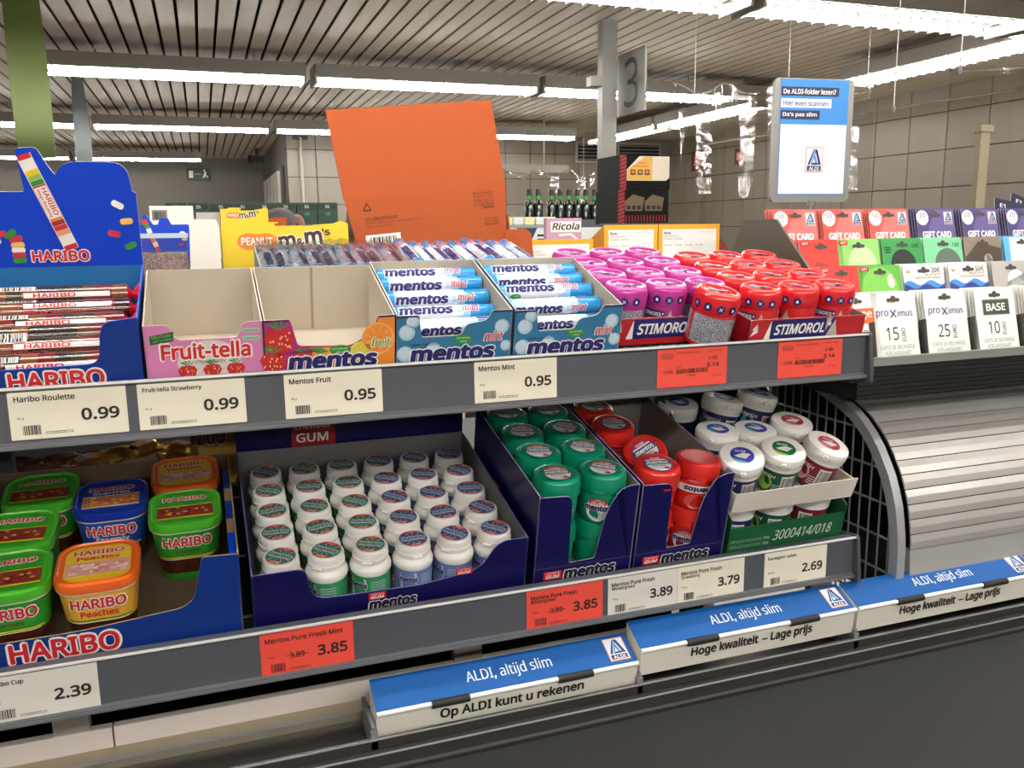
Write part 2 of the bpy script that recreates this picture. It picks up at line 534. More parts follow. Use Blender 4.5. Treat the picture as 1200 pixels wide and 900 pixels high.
# ------------------------------------------------------------------ clear curtains
curt_m = mat_film('clear_curtain', 0.07, 0.06, (0.92, 0.92, 0.91, 1), 0.25, 5)
def curtain(x0, y0, x1, y1, z0, zl, zr, amp, waves, name_label, sag=0.05, cords=()):
    b = MB(); nx, nz = 80, 14; vs = []; fs = []
    d = Vector((x1 - x0, y1 - y0)); L = d.length; nrm = Vector((-d.y, d.x)) / L
    for i in range(nx + 1):
        f = i / nx
        off = amp * (math.sin(f * waves * 2 * PI) + 0.5 * math.sin(f * waves * 4.7 * PI + 1))
        zt = zl + (zr - zl) * f - sag * abs(math.sin(f * waves * PI)) ** 2 * 0.5
        for j in range(nz + 1):
            g = j / nz
            k = off * (0.5 + 0.5 * (1 - g)) + 0.5 * amp * math.sin(5 * g + 9 * f)
            vs.append((x0 + d.x * f + nrm.x * k, y0 + d.y * f + nrm.y * k, z0 + (zt - z0) * g))
    for i in range(nx):
        for j in range(nz):
            q = i * (nz + 1) + j
            fs.append((q, q + nz + 1, q + nz + 2, q + 1))
    b.add(vs, fs, curt_m)
    o = tag(b.build('clear_curtain', None, 60), name_label, 'curtain', 'clear plastic screens')
    hb_ = MB(); hb_.tube([vs[i * (nz + 1) + nz] for i in range(nx + 1)], .0045, hem_m, None, 5); hb_.build('hem', o, 60)
    for f in cords:
        p = vs[int(f * nx) * (nz + 1) + nz]
        c_ = MB(); c_.tube([p, (p[0], p[1], CEIL)], .0016, cord_m, seg=5); c_.lathe([(.004, 0), (.007, .01), (.003, .02)], STEEL, T(p[0], p[1], p[2] - .01), 8); c_.build('suspension_cord', o)
    return o
cord_m = mat('hanging_cord', 'd9d6cf', 0.5)
hem_m = mat_film('curtain_hem', 0.55, 0.12, (0.93, 0.93, 0.92, 1))
curtain(2.0, 7.6, 3.6, 7.6, 0.0, 2.04, 2.04, 0.03, 5, 'clear plastic curtain with looped top behind the orange carton', 0.14, (0.1, 0.9))
curtain(2.25, 3.9, 3.5, 3.9, 0.0, 2.20, 2.25, 0.03, 4, 'clear plastic curtain right of the aisle number post', 0.10, (0.1, 0.55, 0.95))
curtain(1.30, 2.1, 2.75, 2.1, 0.0, 1.72, 1.98, 0.012, 2, 'large clear plastic screen behind the gift cards', 0.02, (0.45, 0.95))
curtain(2.0, 1.95, 2.38, 1.95, 0.0, 1.92, 1.95, 0.006, 1, 'narrow overlapping clear sheet at the right behind the dark blue cards', 0.0, (0.1, 0.9))
b = MB(); b.box(2.222, 2.258, 2.03, 2.05, 0.0, 1.785, mat('tape_yellow', 'a39b80', 0.6)); b.box(2.215, 2.265, 2.025, 2.055, 1.77, 1.79, mat('tape_yellow', 'a39b80', 0.6))
tag(b.build('screen_post'), 'pale yellow upright post behind the clear screen at the right', 'post')
# ------------------------------------------------------------------ shelves
XL, XR = -1.15, 0.905
def shelf(name, label, ztop, M, depth, wire_x):
    r = empty(name, label, 'shelf', T(0, 1.0, ztop))
    b = MB()                                                          # price rail: extruded profile
    prof = [(0.012, 0.0), (-0.004, 0.0005), (-0.006, -0.002), (-0.001, -0.005), (-0.001, -0.057), (-0.006, -0.0595), (-0.007, -0.0645), (-0.003, -0.066), (0.012, -0.060)]
    rings = [([(x, y, z) for y, z in prof], None) for x in (XL, XR)]
    b.loft(rings, RAIL)
    b.build('price_rail', r)
    b = MB(); b.box(XL, XR, -0.0065, -0.0040, -0.0012, 0.0014, mat('lip_white', 'e4e4e2', .4)); b.box(XL, XR, -0.0078, -0.0062, -0.0638, -0.0605, mat('rail_lip', '7b7d80', 0.35, 0.3)); b.build('rail_trim', r)
    b = MB(); b.prism([(-0.014, -0.07), (0.03, -0.075), (0.03, -0.002), (-0.004, 0.003), (-0.008, -0.002), (-0.014, -0.056)], 0.006, mat('rail_cap', '4b4d50', 0.45), Matrix(((0, 0, 1, XR + .006), (1, 0, 0, 0), (0, 1, 0, 0), (0, 0, 0, 1)))); b.build('end_cap', r)
    D = T(0, -1.0, -ztop) @ M
    b = MB(); b.box(XL, XR, 0.0, depth, -0.012, -0.007, GAP, D)  # solid dark sheet added under the wires: blocks light, darkens the gaps
    b.box(XL, XR, 0.002, 0.012, -0.007, -0.001, DARK, D); b.box(XL, XR, depth - .01, depth, -0.007, -0.001, DARK, D)
    b.build('deck', r)
    b = MB(); x = wire_x[0]
    while x < wire_x[1]:
        b.box(x - 0.0014, x + 0.0014, 0.0, depth, -0.0065, -0.0028, WIRE, D); x += 0.0185
    for u in (0.06, 0.2, depth - .03):
        b.box(wire_x[0], wire_x[1], u - .002, u + .002, -0.0075, -0.0055, WIRE, D)
    b.build('wire_grid', r)
    return r
up = shelf('confectionery_shelf', 'upper sloping shelf with grey price rail carrying the mint rolls and gum tubs', 1.343, MU, 0.37, (0.50, 0.90))
lo = shelf('confectionery_shelf', 'lower sloping shelf with grey price rail carrying the chewing gum trays', 1.032, ML, 0.40, (-1.1, 0.90))
b = MB(); b.box(XL, XR, 0.37, 0.62, 0.066, 0.072, mat('ledge_grey', '5a5b5d', 0.5)); b.box(XL, XR, 0.615, 0.62, 0.0, 0.09, RAIL); b.build('back_ledge', up)
ur = empty('shelf_frame', 'dark upright frame carrying both shelves above the checkout belt', 'frame', T(0, 1.36, 0))
b = MB(); b.box(XL, XR - .03, 0.12, 0.16, 0.0, 1.02, GAP); b.build('dark_backing', ur)  # added dark sheet standing for the shaded cavity below the lower shelf
b = MB()
for x in (XL + .02, -0.3, 0.86):
    b = MB(); b.box(x - .02, x + .02, 0.008, 0.032, 0.0, 1.385, DARK); b.build('upright', ur)

# ------------------------------------------------------------------ price labels
def price_label(label, x0, x1, zt, h, paper, name, size, price, old=None, promo=False, M=None):
    r = empty('price_label', label, 'price label', T((x0 + x1) / 2, 0.998, zt - h / 2))
    w = x1 - x0
    b = MB(); b.prism(rrect(w, h, 0.001, 2), 0.0008, paper, RX(90)); b.build('card', r)
    b = MB(); F = RX(90)
    L, B = -w / 2, -h / 2
    ink = mat('label_ink', '26231f', 0.6)
    if promo:
        b.quad(L + w * .06, L + w * .22, B + h * .74, B + h * .86, ink, F, 0.0003); b.quad(L + w * .065, L + w * .215, B + h * .75, B + h * .85, paper, F, 0.0004)
        b.text('PROMO', ink, F, L + w * .075, B + h * .765, w * .13, h * .065, 0.01)
        b.text(name, ink, F, L + w * .26, B + h * .84, w * .34, h * .06)
        b.text('vanaf - 10.05', ink, F, L + w * .72, B + h * .87, w * .2, h * .04)
        b.text(old, ink, F, L + w * .72, B + h * .66, w * .13, h * .09, 0.01)
        b.text(price, ink, F, L + w * .70, B + h * .47, w * .18, h * .115, 0.018)
        b.text('-10%', ink, F, L + w * .05, B + h * .36, w * .17, h * .09, 0.01)
        b.barcode(L + w * .26, B + h * .34, w * .46, h * .12, F, ink, n=26, seed=int(x0 * 999))
        b.text('60 st', ink, F, L + w * .26, B + h * .50, w * .08, h * .04)
        b.text('2302851', ink, F, L + w * .42, B + h * .26, w * .13, h * .04)
        b.text('36,94/kg', ink, F, L + w * .80, B + h * .22, w * .12, h * .04)
    else:
        lines = name.split('\n'); y = B + h * .76
        for k, t in enumerate(lines):
            b.text(t, ink, F, L + w * .05, y - k * h * .115, None, h * (.12 if len(lines) < 2 else .11), 0.022)
        b.text(size, ink, F, L + w * .06, B + h * .40, None, h * .06, 0.008)
        b.text(price, ink, F, L + w * .60, B + h * .31, w * .33, h * .25, 0.03)
        if old:
            b.text(old, ink, F, L + w * .30, B + h * .36, w * .16, h * .13, 0.02)
            b.quad(L + w * .26, L + w * .50, B + h * .415, B + h * .43, ink, F, 0.0006)
        b.barcode(L + w * .10, B + h * .09, w * .15, h * .19, F, ink, n=12, seed=int(x0 * 999))
        a0 = L + w * .29; a1 = L + w * .52
        b.quad(a0, a1, B + h * .09, B + h * .135, ink, F, 0.0003); b.quad(a0 + .0004, a1 - .0004, B + h * .099, B + h * .126, paper, F, 0.0004)
        b.text('1108214', ink, F, a0 + w * .05, B + h * .10, w * .12, h * .025)
    b.build('print', r)
    return r
H = 0.053
price_label('cream price label marked 0.99 under the rolls in the blue tray', -0.202, -0.089, 1.341, H, CREAM, 'Haribo Roulette', '45 g', '0.99')
price_label('cream price label marked 0.99 under the empty pink tray', -0.078, 0.034, 1.341, H, CREAM, 'Fruit-tella Strawberry', '41 g', '0.99')
price_label('cream price label marked 0.95 under the empty fruit tray', 0.077, 0.190, 1.340, H, CREAM, 'Mentos Fruit', '38 g', '0.95')
price_label('cream price label marked 0.95 under the two blue mint trays', 0.305, 0.415, 1.340, H, CREAM, 'Mentos Mint', '38 g', '0.95')
price_label('coral promotion label marked 3.14 under the loose red gum tub', 0.560, 0.668, 1.340, H, CORAL, 'Stimorol Wild Cherry', '', '3.14', '3.48', True)
price_label('coral promotion label marked 3.14 near the right end of the upper rail', 0.752, 0.862, 1.340, H, CORAL, 'Stimorol Original', '', '3.14', '3.48', True)
price_label('pale price label marked 2.39 on the lower rail under the candy cups', -0.258, -0.145, 1.029, 0.056, PALE, 'Haribo Cup', '175 g', '2.39')
price_label('coral price label marked 3.85 under the tray of white gum bottles', 0.031, 0.142, 1.028, 0.056, CORAL, 'Mentos Pure Fresh Mint', '110 g', '3.85', '3.89')
price_label('coral price label marked 3.85 under the box of green jars', 0.371, 0.482, 1.028, 0.056, CORAL, 'Mentos Pure Fresh\nWintergreen', '110 g', '3.85', '3.89')
price_label('pale price label marked 3.89 right of the coral one on the lower rail', 0.490, 0.598, 1.028, 0.056, PALE, 'Mentos Pure Fresh\nWintergreen', '110 g', '3.89')
price_label('cream price label marked 3.79 under the box of red jars', 0.5985, 0.709, 1.028, 0.056, CREAM, 'Mentos Pure Fresh\nStrawberry', '110 g', '3.79')
price_label('cream price label marked 2.69 under the green gum box', 0.744, 0.855, 1.028, 0.056, CREAM, 'Kauwgom cubes', '64 st', '2.69')

# ------------------------------------------------------------------ logo with the striped A
def a_logo(b, M, w, h, cx=0, cy=0, z=0.0005):
    def P(pts): return [(cx + (x - .5) * w, cy + (y - .5) * h) for x, y in pts]
    b.sheet(P([(0, 0), (1, 0), (1, 1), (0, 1)]), mat('logo_orange', 'd88a5c', 0.5), M, z)
    b.sheet(P([(.04, .035), (.96, .035), (.96, .965), (.04, .965)]), mat('logo_ground', 'dfe3ea', 0.5), M, z + .0002)
    nb = mat('logo_navy', '14295e', 0.45); lb = mat('logo_blue', '3c8fd0', 0.45)
    b.sheet(P([(.12, .30), (.24, .30), (.52, .90), (.46, .92)]), nb, M, z + .0004)
    b.sheet(P([(.28, .30), (.36, .30), (.60, .84), (.55, .90)]), lb, M, z + .0004)
    b.sheet(P([(.52, .92), (.66, .90), (.90, .30), (.76, .30)]), nb, M, z + .0005)
    b.sheet(P([(.46, .62), (.52, .74), (.66, .42), (.60, .30)]), lb, M, z + .0006)
    b.sheet(P([(.40, .38), (.74, .38), (.72, .30), (.36, .30)]), nb, M, z + .0007)
    b.sheet(P([(.10, .06), (.90, .06), (.90, .26), (.10, .26)]), nb, M, z + .0004)
    b.text('ALDI', WHITE, M, cx - .30 * w, cy - .42 * h, .6 * w, .14 * h, 0.02, z=z + .0007)

# ------------------------------------------------------------------ checkout: belt, divider channel, panel
BELT = mat('belt_rubber', '232322', 0.62, noise=0.12, nscale=9, bump=0.05)
cr_ = empty('checkout_counter', 'grey checkout counter with divider channel in front of the shelves', 'counter', T(0, 0.94, 0))
b = MB()
prof = [(-0.004, 0.0), (-0.004, 0.8585), (-0.001, 0.8615), (0.0, 0.874), (0.0, 0.877), (0.012, 0.8775), (0.012, 0.887), (0.010, 0.891), (0.013, 0.893), (0.017, 0.890), (0.018, 0.868), (0.125, 0.868), (0.125, 0.0)]
b.loft([([(x, y, z) for y, z in prof], None) for x in (-1.2, 2.6)], mat('channel_metal', '3f3e3d', 0.35, 0.35)); b.build('divider_channel', cr_)
b = MB(); b.box(-1.2, 2.6, -0.0008, 0.0012, 0.8762, 0.8778, CHROME); b.box(-1.2, 2.6, 0.0092, 0.0112, 0.8902, 0.8918, CHROME); b.build('edge_trim', cr_)
b = MB(); pw = mat('panel_paint', 'd9cfc6', 0.5, noise=0.03, nscale=5)
b.box(-1.2, -0.146, 0.128, 0.14, 0.868, 0.906, pw); b.box(-0.144, 2.6, 0.128, 0.14, 0.868, 0.906, pw); b.build('front_panel', cr_)
b = MB(); b.box(-1.2, 0.158, 0.10, 0.128, 0.868, 0.880, mat('trim_metal', 'b3aa95', 0.3, 0.7)); b.box(-1.2, 0.158, 0.096, 0.102, 0.880, 0.8825, CHROME); b.build('inner_trim', cr_)
for x in (0.155, 0.517, 0.879):
    b = MB(); b.box(x - .0025, x + .0025, 0.014, 0.09, 0.868, 0.905, STEEL); b.box(x - .004, x + .004, 0.012, 0.018, 0.868, 0.90, STEEL); b.build('bracket', cr_)
for x in (-0.19, 0.31, 0.91):
    b = MB(); b.box(x - .02, x + .02, 0.130, 0.146, 0.906, 0.962, mat('bracket_grey', '9b948a', 0.5)); b.build('bracket', cr_)
b = MB(); b.box(-1.2, 2.6, -0.70, -0.006, 0.845, 0.8545, BELT)
tag(b.build('conveyor_belt', None, None, T(0, 0.94, 0)), 'dark grey rubber checkout conveyor belt at the bottom of the view', 'belt')

# checkout dividers
def divider(label, x0, x1, M, white_text, tx):
    r = empty('checkout_divider', label, 'checkout divider', T((x0 + x1) / 2, 0.956, 0.921) @ M)
    w = (x1 - x0) / 2 - 0.001
    sky = mat('divider_blue', '15589f', 0.5, spec=0.2); wh = mat('divider_white', 'dedbcd', 0.4)
    # square bar standing on a corner edge: the ridge lies at the origin, blue face up and back, white face down
    A = Matrix.Identity(4)
    top = (0.0453, 0.0185); bot = (0.0015, -0.0390); bk = (top[0] + bot[0], top[1] + bot[1])
    b = MB(); b.loft([([(x, 0.0, 0.0), (x,) + top, (x,) + bk, (x,) + bot], None) for x in (-w, w)], wh); b.build('bar', r)
    tl = math.hypot(*top); bl = math.hypot(*bot)
    Mt = Matrix(((1, 0, 0, 0), (0, top[0] / tl, -top[1] / tl, 0), (0, top[1] / tl, top[0] / tl, 0), (0, 0, 0, 1)))
    Mb = Matrix(((1, 0, 0, bot[0] * 0), (0, -bot[0] / bl, bot[1] / bl, bot[0]), (0, -bot[1] / bl, -bot[0] / bl, bot[1]), (0, 0, 0, 1)))
    b = MB(); b.prism([(-w, 0.002), (w, 0.002), (w, tl), (-w, tl)], 0.0012, sky, Mt @ T(0, 0, 0.0012)); b.text('ALDI, altijd slim', mat('divider_letter', 'd9e6f2', 0.5), Mt, -0.058 + tx, 0.013, 0.118, 0.0215, 0.012, z=0.0022)
    if True:
        a_logo(b, Mt, 0.030, 0.036, w - 0.022, tl / 2 + .001, 0.0016)
    b.build('blue_strip', r)
    b = MB(); dink = mat('divider_ink', '161513', 0.5)
    if '\u2013' in white_text:
        a_, c_ = white_text.split(' \u2013 ')
        b.text(a_, dink, Mb, -0.100, 0.011, 0.110, 0.0185, 0.034, z=0.0008); b.quad(0.0165, 0.0255, 0.0185, 0.0207, dink, Mb, 0.0008); b.text(c_, dink, Mb, 0.031, 0.011, 0.072, 0.0185, 0.034, z=0.0008)
    else:
        b.text(white_text, dink, Mb, -0.098 + tx, 0.011, 0.197, 0.0185, 0.034, z=0.0008)
    b.build('slogan', r)
    b = MB(); b.tube([(-w, -0.0015, 0.0), (w, -0.0015, 0.0)], 0.0032, WHITE, seg=8); b.build('ridge_rod', r, 60)
    for xx in (-0.085, 0.085):
        b = MB(); b.tube([(xx - .0245, -0.0025, 0), (xx + .0245, -0.0025, 0)], 0.0052, mat('pad_rubber', '20201f', 0.6), seg=8); b.build('rubber_pad', r, 60)
    return r
divider('checkout divider lettered Op ALDI kunt u rekenen under a blue strip', 0.158, 0.516, RX(5), 'Op ALDI kunt u rekenen', 0.0)
divider('middle checkout divider lettered Hoge kwaliteit with blue strip, under the cream labels', 0.519, 0.878, T(0, 0, 0.016) @ RX(4), 'Hoge kwaliteit \u2013 Lage prijs', 0.0)
divider('checkout divider lettered Hoge kwaliteit in front of the roller shutter', 0.882, 1.245, T(0, 0, 0.016) @ RX(4), 'Hoge kwaliteit \u2013 Lage prijs', 0.0)
divider('checkout divider at the far right edge beyond the shutter front', 1.249, 1.61, T(0, 0, 0.016) @ RX(4), 'Op ALDI kunt u rekenen', 0.0)

# ------------------------------------------------------------------ roller shutter cabinet with wire guard
ARC = [(0.995, 0.900), (0.995, 1.000), (0.998, 1.030), (1.008, 1.075), (1.026, 1.115), (1.058, 1.160), (1.098, 1.193), (1.140, 1.211), (1.195, 1.228), (1.26, 1.240), (1.34, 1.245)]
def arc_len():
    out = [0.0]
    for i in range(1, len(ARC)):
        out.append(out[-1] + math.dist(ARC[i], ARC[i - 1]))
    return out
AL = arc_len()
def arc_at(s):
    for i in range(1, len(ARC)):
        if s <= AL[i] or i == len(ARC) - 1:
            f = (s - AL[i - 1]) / (AL[i] - AL[i - 1])
            p = (ARC[i - 1][0] + f * (ARC[i][0] - ARC[i - 1][0]), ARC[i - 1][1] + f * (ARC[i][1] - ARC[i - 1][1]))
            d = ((ARC[i][0] - ARC[i - 1][0]) / (AL[i] - AL[i - 1]), (ARC[i][1] - ARC[i - 1][1]) / (AL[i] - AL[i - 1]))
            return p, d
sh = empty('roller_shutter', 'closed silver roller shutter of horizontal slats right of the shelves', 'shutter', T(1.0, 1.0, 0))
SX0, SX1 = 0.012, 1.6
b = MB()
p0, _ = arc_at(0.035); 
b.loft([([(x, -0.012, 0.925), (x, -0.006, 0.995), (x, -0.001, 0.9975), (x, 0.004, 0.997), (x, 0.004, 0.925)], None) for x in (SX0, SX1)], ALU)
b.build('bottom_rail', sh)
slat_l = 0.0235
s0 = 0.098
k = 0
slats = MB()
while s0 < AL[-1] - 0.03:
    (y0, z0), d0 = arc_at(s0); (y1, z1), d1 = arc_at(s0 + slat_l - 0.0016)
    n0 = (-d0[1], d0[0]); n1 = (-d1[1], d1[0]); nm = ((n0[0] + n1[0]) / 2, (n0[1] + n1[1]) / 2)
    ym, zm = (y0 + y1) / 2 + nm[0] * .0012, (z0 + z1) / 2 + nm[1] * .0012
    pr = [(y0 - 1, z0), (y0 - 1 + n0[0] * .002, z0 + n0[1] * .002), (ym - 1 + nm[0] * .0022, zm + nm[1] * .0022), (y1 - 1 + n1[0] * .002, z1 + n1[1] * .002), (y1 - 1, z1)]
    slats.loft([([(x, y, z) for y, z in pr], None) for x in (SX0, SX1)], ALU)
    s0 += slat_l; k += 1
slats.loft([([(x, arc_at(s)[0][0] - 1 + .001, arc_at(s)[0][1] - .0015) for s in [0.05 + i * (AL[-1] - .06) / 24 for i in range(25)]], None) for x in (SX0, SX1)], BLACK, None, False, False, False)
slats.build('slat_curtain', sh)
gr = empty('wire_guard', 'curved grey wire guard closing the left side of the roller shutter', 'guard', T(0.985, 1.0, 0))
b = MB()
band = []
for i in range(25):
    (y, z), d = arc_at(i * (AL[-1]) / 24)
    n = (-d[1], d[0])
    band.append(((y - 1 + n[0] * .006, z + n[1] * .006), (y - 1 - n[0] * .010, z - n[1] * .010)))
b.loft([([(-0.002, o[0], o[1]), (0.013, o[0], o[1]), (0.013, i_[0], i_[1]), (-0.004, i_[0], i_[1])], None) for o, i_ in band], mat('guard_grey', 'adaeb0', 0.4, 0.3)); b.build('curved_edge', gr)
guard_w = mat('guard_wire', '9c9d9f', 0.4, 0.4)
def inner_z(y):
    for i in range(len(ARC) - 1):
        if ARC[i][0] <= y <= ARC[i + 1][0] and ARC[i + 1][0] > ARC[i][0]:
            f = (y - ARC[i][0]) / (ARC[i + 1][0] - ARC[i][0]); return ARC[i][1] + f * (ARC[i + 1][1] - ARC[i][1])
    return ARC[-1][1]
b = MB()
y = 1.012
while y < 1.33:
    b.tube([(0, y - 1, 0.87), (0, y - 1, inner_z(y) - .004)], 0.0016, guard_w, seg=5); y += 0.0225
for z in (0.90, 0.955, 1.01, 1.065, 1.12, 1.175, 1.225):
    ys = [a for a in [1.0 + i * .002 for i in range(170)] if inner_z(a) > z]
    if ys: b.tube([(0.002, ys[0] - 1, z), (0.002, 0.335, z)], 0.0022, guard_w, seg=5)
b.build('wire_mesh', gr)
b = MB(); b.box(0.012, 1.6, 0.34, 0.36, 0.90, 1.245, GAP); b.box(0.012, 0.016, 0.01, 0.34, 0.90, 0.995, GAP); b.box(-0.02, 1.6, 0.142, 0.34, 0.90, 0.905, GAP); b.build('cabinet_back', sh)
# ------------------------------------------------------------------ card display trays
def tray(name, label, M, x0, x1, u0, u1, front, hs, hb, outer, inner, cat='display tray', base_n=0.002, hs_back=None, edge=None):
    """open card tray standing on a sloping deck; front: outline of the front panel (x from the tray's middle, height)"""
    w = x1 - x0; D = u1 - u0; t = 0.0018
    r = empty(name, label, cat, M @ T((x0 + x1) / 2, u0, 0.001))
    b = MB()
    hk = hb if hs_back is None else hs_back
    sd = [(0.0, 0), (D, 0), (D, hk), (0.0, hs)]
    b.prism(sd, t, outer, Matrix(((0, 0, -1, -w / 2), (1, 0, 0, 0), (0, 1, 0, 0), (0, 0, 0, 1))), inner, edge or inner)
    b.build('side_panel', r); b = MB()
    b.prism(sd, t, outer, Matrix(((0, 0, 1, w / 2), (1, 0, 0, 0), (0, 1, 0, 0), (0, 0, 0, 1))), inner, edge or inner)
    b.build('side_panel', r)
    b = MB(); b.box(-w / 2 + t, w / 2 - t, t, D - t, 0, base_n, inner); b.build('base_panel', r)
    b = MB(); b.prism([(-w / 2 + t, 0), (w / 2 - t, 0), (w / 2 - t, hb), (-w / 2 + t, hb)], t, inner, FM(0, D - t, 0), outer, edge or inner); b.build('back_panel', r)
    b = MB(); b.prism(front, t, outer, FM(0, 0, 0), inner, edge or inner)
    fr = b.build('front_panel', r)
    return r, fr

def printed(parent, f, name='print'):
    b = MB(); f(b, FM(0, -0.0003, 0)); return b.build(name, parent)

def rounded(pts, rad, n=5):
    """round the corners of an outline; rad: radius per point"""
    out = []; N = len(pts)
    for i, p in enumerate(pts):
        r_ = rad[i] if isinstance(rad, (list, tuple)) else rad
        if r_ <= 0: out.append(p); continue
        P = Vector(p); A = Vector(pts[i - 1]); B = Vector(pts[(i + 1) % N])
        a = (A - P).normalized() * r_; c = (B - P).normalized() * r_
        for k in range(n + 1):
            t = k / n
            out.append(tuple(P + a * (1 - t) ** 2 + c * t ** 2))
    return out

OUTLINE = mat('outline_white', 'f4eee6', 0.5)
def red_brand(b, M, t, x, y, w, h, z=0.0004, warp=None, ground=OUTLINE, ink=REDP, bold=0.03):
    e = h * 0.10
    b.text(t, ground, M, x - e, y - e, w + 2 * e, h + 2 * e, bold + 0.045, z=z, warp=warp)
    b.text(t, ink, M, x, y, w, h, bold, z=z + 0.0003, warp=warp)

def navy_brand(b, M, x, y, w, h, z=0.0004, warp=None, ground=OUTLINE, ink=NAVYP, flip=False):
    e = h * 0.08
    if ground:
        b.text('mentos', ground, M, x - e, y - e, w + 2 * e, h + 2 * e, 0.085, 0.12, z=z, warp=warp, flip=flip)
    b.text('mentos', ink, M, x, y, w, h, 0.055, 0.12, z=z + 0.0003, warp=warp, flip=flip)

def gum_mark(b, M, x, y, w, h, z=0.0004, warp=None):
    b.quad(x, x + w, y, y + h, REDP, M, z, warp, 6)
    b.text('CHEWING', WHITE, M, x + w * .12, y + h * .66, w * .76, h * .22, 0.0, z=z + .0003, warp=warp)
    b.text('GUM', WHITE, M, x + w * .12, y + h * .12, w * .76, h * .44, 0.03, 0.15, z=z + .0003, warp=warp)

# --- blue roll tray with header (upper shelf, left)
hx0, hx1 = -0.275, -0.0705
w = hx1 - hx0; hw = w / 2
front = rounded([(-hw, 0), (hw, 0), (hw, 0.078), (0.0655, 0.074), (0.0595, 0.028), (-0.085, 0.026), (-0.088, 0.07), (-hw, 0.07)], [0, 0, .004, .012, .012, .008, .01, .003])
r, fr = tray('candy_roll_display', 'blue card display tray with tall printed header at the left of the upper shelf', MU, hx0, hx1, 0.012, 0.19, front, 0.078, 0.092, NAVY if False else BLUEDEEP, mat('blue_inside', '1d6fae', 0.5), edge=mat('blue_edge', '3f66d8', 0.5))
printed(fr, lambda b, M: red_brand(b, M, 'HARIBO', -0.0285, 0.003, 0.092, 0.020))
hp = [(-hw, 0.092), (hw, 0.092), (hw, 0.181), (0.0985, 0.181), (0.0945, 0.216), (0.0235, 0.216), (0.0175, 0.200), (0.0095, 0.214), (0.0015, 0.232), (-0.0205, 0.230), (-0.0165, 0.181), (-hw, 0.181)]
hp = rounded(hp, [0, 0, .002, .002, .018, .018, .004, .004, .006, .006, .003, 0])
b = MB(); b.prism(hp, 0.002, BLUECARD, FM(0, 0.176, 0), KRAFT, OUTLINE); hd = b.build('header_card', r)
def hdr(b, M):
    red_brand(b, M, 'HARIBO', -0.032, 0.0985, 0.062, 0.0135, 0.0004)
    # printed candy roll running up the header
    ang = math.atan2(0.225 - 0.115, -0.026 - 0.012)
    A = M @ T(0.012, 0.113, 0) @ Matrix.Rotation(ang - PI / 2, 4, 'Z')
    L = 0.117
    b.sheet([(-.008, 0), (.008, 0), (.008, L), (-.008, L)], OUTLINE, A, .0004)
    seq = [REDP, OUTLINE, OUTLINE, mat('candy_peach', 'e6a06a', .5), REDP, mat('candy_wine', '9c2a2a', .5), ORANGEP, YELLOWP, REDP, REDP, REDP, ORANGEP, REDP, GREENP, mat('candy_lime', '9bbf4a', .5), YELLOWP, OUTLINE, OUTLINE, REDP]
    for i, m_ in enumerate(seq):
        b.sheet([(-.0072, L * i / len(seq) + .0003), (.0072, L * i / len(seq) + .0003), (.0072, L * (i + 1) / len(seq)), (-.0072, L * (i + 1) / len(seq))], m_, A, .0006)
    B = A @ Matrix.Rotation(-PI / 2, 4, 'Z')
    b.sheet([(-.078, -.0066), (-.040, -.0066), (-.040, .0066), (-.078, .0066)], OUTLINE, B, .0007)
    b.text('HARIBO', REDP, B, -.076, .0002, .033, .0055, .02, z=.0009)
    b.text('Mega Roulette', REDP, B, -.076, -.0055, .034, .004, .02, z=.0009)
    pill = [(0.067, 0.166, 'w', -30), (0.075, 0.146, 'y', 5), (0.060, 0.131, 'r', -15), (0.077, 0.116, 'g', 25)]
    cm = dict(w=OUTLINE, y=mat('candy_gold', 'f2c05a', .5), r=mat('candy_red', 'c83246', .5), g=GREENP, o=ORANGEP)
    for x, y, c, a in pill + [(-.079, .103, 'y', 5), (-.074, .110, 'r', -12), (-.072, .118, 'o', 8), (-.068, .126, 'w', -40), (-.062, .132, 'r', 15), (-.051, .132, 'g', 40), (-.046, .126, 'r', 20), (-.045, .119, 'y', 3), (-.045, .113, 'w', 2), (-.045, .107, 'r', 2), (-.045, .101, 'g', 2)]:
        b.prism(rrect(.0145, .0075, .0034, 4), .0004, cm[c], M @ T(x, y, .0006) @ Matrix.Rotation(R(a), 4, 'Z'))
printed(hd, lambda b, M: hdr(b, FM(0.0135, 0.1757, 0)))
ribs = [mat('candy_roll_%d' % i, h, 0.10, coat=1.0) for i, h in enumerate(('6a1f18', '7a4622', '3a1a14', '6e271c', '43361d', '7e2a1e', '5d3824', '2c2318'))]
film_white = mat('roll_white', 'e9e3dd', 0.15, coat=0.6)
twist = mat('twist_red', 'd8242f', 0.2, coat=0.5)
